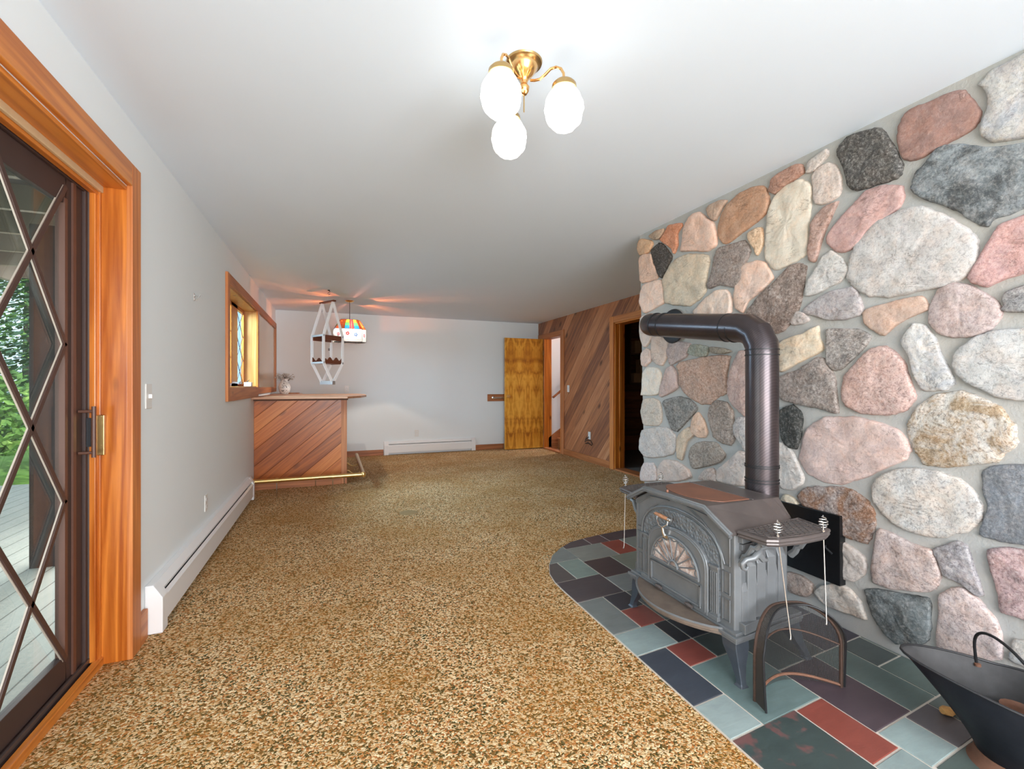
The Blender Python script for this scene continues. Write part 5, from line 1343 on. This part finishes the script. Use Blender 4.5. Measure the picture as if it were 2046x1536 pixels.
for i, uc, zc, mi_ in ((0, 0.68, 1.888, 0), (0, 0.28, 1.90, 1), (4, 0.3, 1.89, 0), (7, 0.5, 1.89, 1), (1, 0.5, 1.88, 1)):
    p, q = PL[i], PL[(i+1) % 8]; a, b = P3(p, zc), P3(q, zc); cc = a.lerp(b, uc); d_ = (b-a).normalized(); nn_ = d_.cross(Vector((0, 0, 1))); fl.m = mi_
    for k in range(5):
        an = 2*PI*k/5; ce = cc+d_*0.017*math.cos(an)+Vector((0, 0, 0.017*math.sin(an)))+nn_*0.0025
        fl.add([ce+d_*0.011*math.cos(2*PI*j/8)+Vector((0, 0, 0.011*math.sin(2*PI*j/8))) for j in range(8)], [list(range(8))])
fl.build('flower_glass', ['glass_blue', 'glass_red'], shd, recalc=False)
MB().lathe([(0.0, 0.0), (0.013, 0.0), (0.013, 0.05), (0.0, 0.05)], (LX, LY, 2.045), 14).build('socket', 'lamp_brass', pe)
light('pendant_bulb', 'POINT', (LX, LY, 1.945), (0, 0, 0), 27.0, (1.0, 0.94, 0.87), 0.009)

# ================================================================ THREE GLOBE CEILING LIGHT
GX, GY = 0.648, 1.526
ce = root('ceiling_light', 'brass ceiling light with three lit ribbed glass globes', 'ceiling light', (GX, GY, HC))
MB().lathe([(0.0, 0.012), (0.048, 0.016), (0.052, 0.010), (0.064, 0.006), (0.066, 0.0), (0.0, 0.0)], (GX, GY, HC), 48, sgn=-1, wob=lambda a, h: 1+0.012*math.cos(a*48)).build('canopy', 'old_brass', ce, smooth=True)
MB().lathe([(0.050, 0.010), (0.049, 0.022), (0.030, 0.048), (0.018, 0.060), (0.012, 0.075), (0.014, 0.082), (0.020, 0.090), (0.018, 0.104), (0.010, 0.116), (0.0, 0.120)], (GX, GY, HC), 32, sgn=-1).build('body', 'lamp_brass', ce, smooth=True)
MB().tube([(GX, GY, HC-0.118), (GX, GY, HC-0.18)], 0.0025, 6).build('pull_chain', 'old_brass', ce)
for a in (math.radians(90), math.radians(216), math.radians(319)):
    dx, dy = math.cos(a), math.sin(a); R0 = 0.149
    def q(r_, z): return (GX+dx*r_, GY+dy*r_, HC-z)
    MB().tube([q(0.025, 0.070), q(0.04, 0.074), q(0.06, 0.074), q(0.080, 0.062), q(0.10, 0.046), q(0.12, 0.044), q(0.138, 0.054), q(0.147, 0.072), q(R0, 0.098)], 0.0048, 8).build('arm', 'lamp_brass', ce, smooth=True)
    gx, gy = GX+dx*R0, GY+dy*R0
    fi = MB().lathe([(0.0, 0.094), (0.012, 0.096), (0.034, 0.106), (0.043, 0.116), (0.044, 0.130), (0.041, 0.130), (0.040, 0.118), (0.0, 0.108)], (gx, gy, HC), 28, sgn=-1).build('fitter', 'old_brass', ce, smooth=True)
    pr_ = [(0.036, 0.122), (0.038, 0.130), (0.048, 0.142), (0.060, 0.160), (0.067, 0.185), (0.068, 0.205), (0.064, 0.228), (0.054, 0.250), (0.038, 0.266), (0.020, 0.274), (0.0, 0.276)]
    dn = []
    for k in range(len(pr_)-1):
        for j in range(4):
            u = j/4; dn.append((pr_[k][0]*(1-u)+pr_[k+1][0]*u, pr_[k][1]*(1-u)+pr_[k+1][1]*u))
    dn.append(pr_[-1])
    MB().lathe(dn, (gx, gy, HC), 60, sgn=-1, wob=lambda an, h: 1+(0.030*math.cos(an*9+h*60)+0.016*math.sin(h*190))*min(1, max(0, (h-0.135)/0.03))).build('glass_globe', 'globe_glass', ce, smooth=True, angle=180)

# ================================================================ OUTSIDE
dk = boxes_obj('floor_deck', 'deck', [(-6.5, XL-WT-0.06, -3, 7.6, -0.16, -0.06)])
boxes_obj('ground', 'grass', [(-40, XL-WT-0.2, -20, 45, -0.5, -0.3)])
so_ = boxes_obj('ceiling_deck', 'soffit', [(-3.0, XL-WT-0.03, -3, 6.2, 2.46, 2.55)])
m = MB()
for i in range(16): m.box(-3.0, XL-WT-0.03, -2.8+i*0.6, -2.76+i*0.6, 2.30, 2.46)
m.box(-3.05, -2.99, -3, 6.2, 2.24, 2.55); m.build('joists', 'joist', so_)
ps_ = B('porch_post', 'slate_dark_post', None, (-1.93, -1.77, 4.10, 4.26, -0.06, 2.30)); tag(ps_, 'dark wooden porch post standing on the deck outside the glass door', 'post')
rt = random.Random(11)
def tree(x, y, h, rad, label, mat='foliage', conifer=False, n=900):
    n = int(n*2.4)
    o = root('tree', label, 'tree', (x, y, -0.3), 'trees beyond the deck')
    MB().tube([(x, y, -0.3), (x+0.05, y, h*0.5), (x, y, h*0.95)], [0.13 if h > 5 else 0.07, 0.09 if h > 5 else 0.05, 0.02], 8).build('trunk', 'tree_trunk', o, smooth=True)
    m = MB()
    for i in range(n):
        k = rt.random(); a = rt.random()*2*PI
        if conifer: z = 0.2+h*k; rr = rad*(1-k)*math.sqrt(rt.random())+0.1
        else:
            z = h*0.12+h*0.88*k; rr = rad*math.sqrt(rt.random())*math.sin(PI*min(1, 0.15+0.8*k))
        c_ = Vector((x+rr*math.cos(a), y+rr*math.sin(a), z)); s_ = rt.uniform(0.035, 0.085)
        u = Vector((rt.uniform(-1, 1), rt.uniform(-1, 1), rt.uniform(-.6, .6))).normalized(); v = u.orthogonal().normalized()
        if conifer: u = Vector((math.cos(a), math.sin(a), -0.35)).normalized(); v = Vector((-math.sin(a), math.cos(a), 0)); s_ *= 1.6
        m.add([c_-u*s_, c_-v*s_*0.5, c_+u*s_, c_+v*s_*0.5], [(0, 1, 2, 3)])
    m.build('crown', mat, o, recalc=False)
tree(-5.0, 11.2, 7.5, 1.3, 'tall dark green conifer just past the end of the deck', 'conifer', True, 1500)
tree(-7.6, 12.6, 6.5, 1.6, 'bright leafy tree left of the dark conifer, seen through the door', 'foliage', False, 1500)
tree(-7.4, 16.3, 9.0, 2.2, 'tall leafy tree far behind the dark conifer', 'foliage', False, 1600)
tree(-9.5, 20.0, 8.0, 2.2, 'most distant dark conifer beyond the leafy trees', 'conifer', True, 1400)
tree(-4.6, 8.7, 1.5, 0.8, 'low bright green shrub at the edge of the deck', 'foliage', False, 900)
tree(-6.3, 9.2, 1.9, 0.9, 'taller green shrub left of the low shrub by the deck', 'foliage', False, 900)
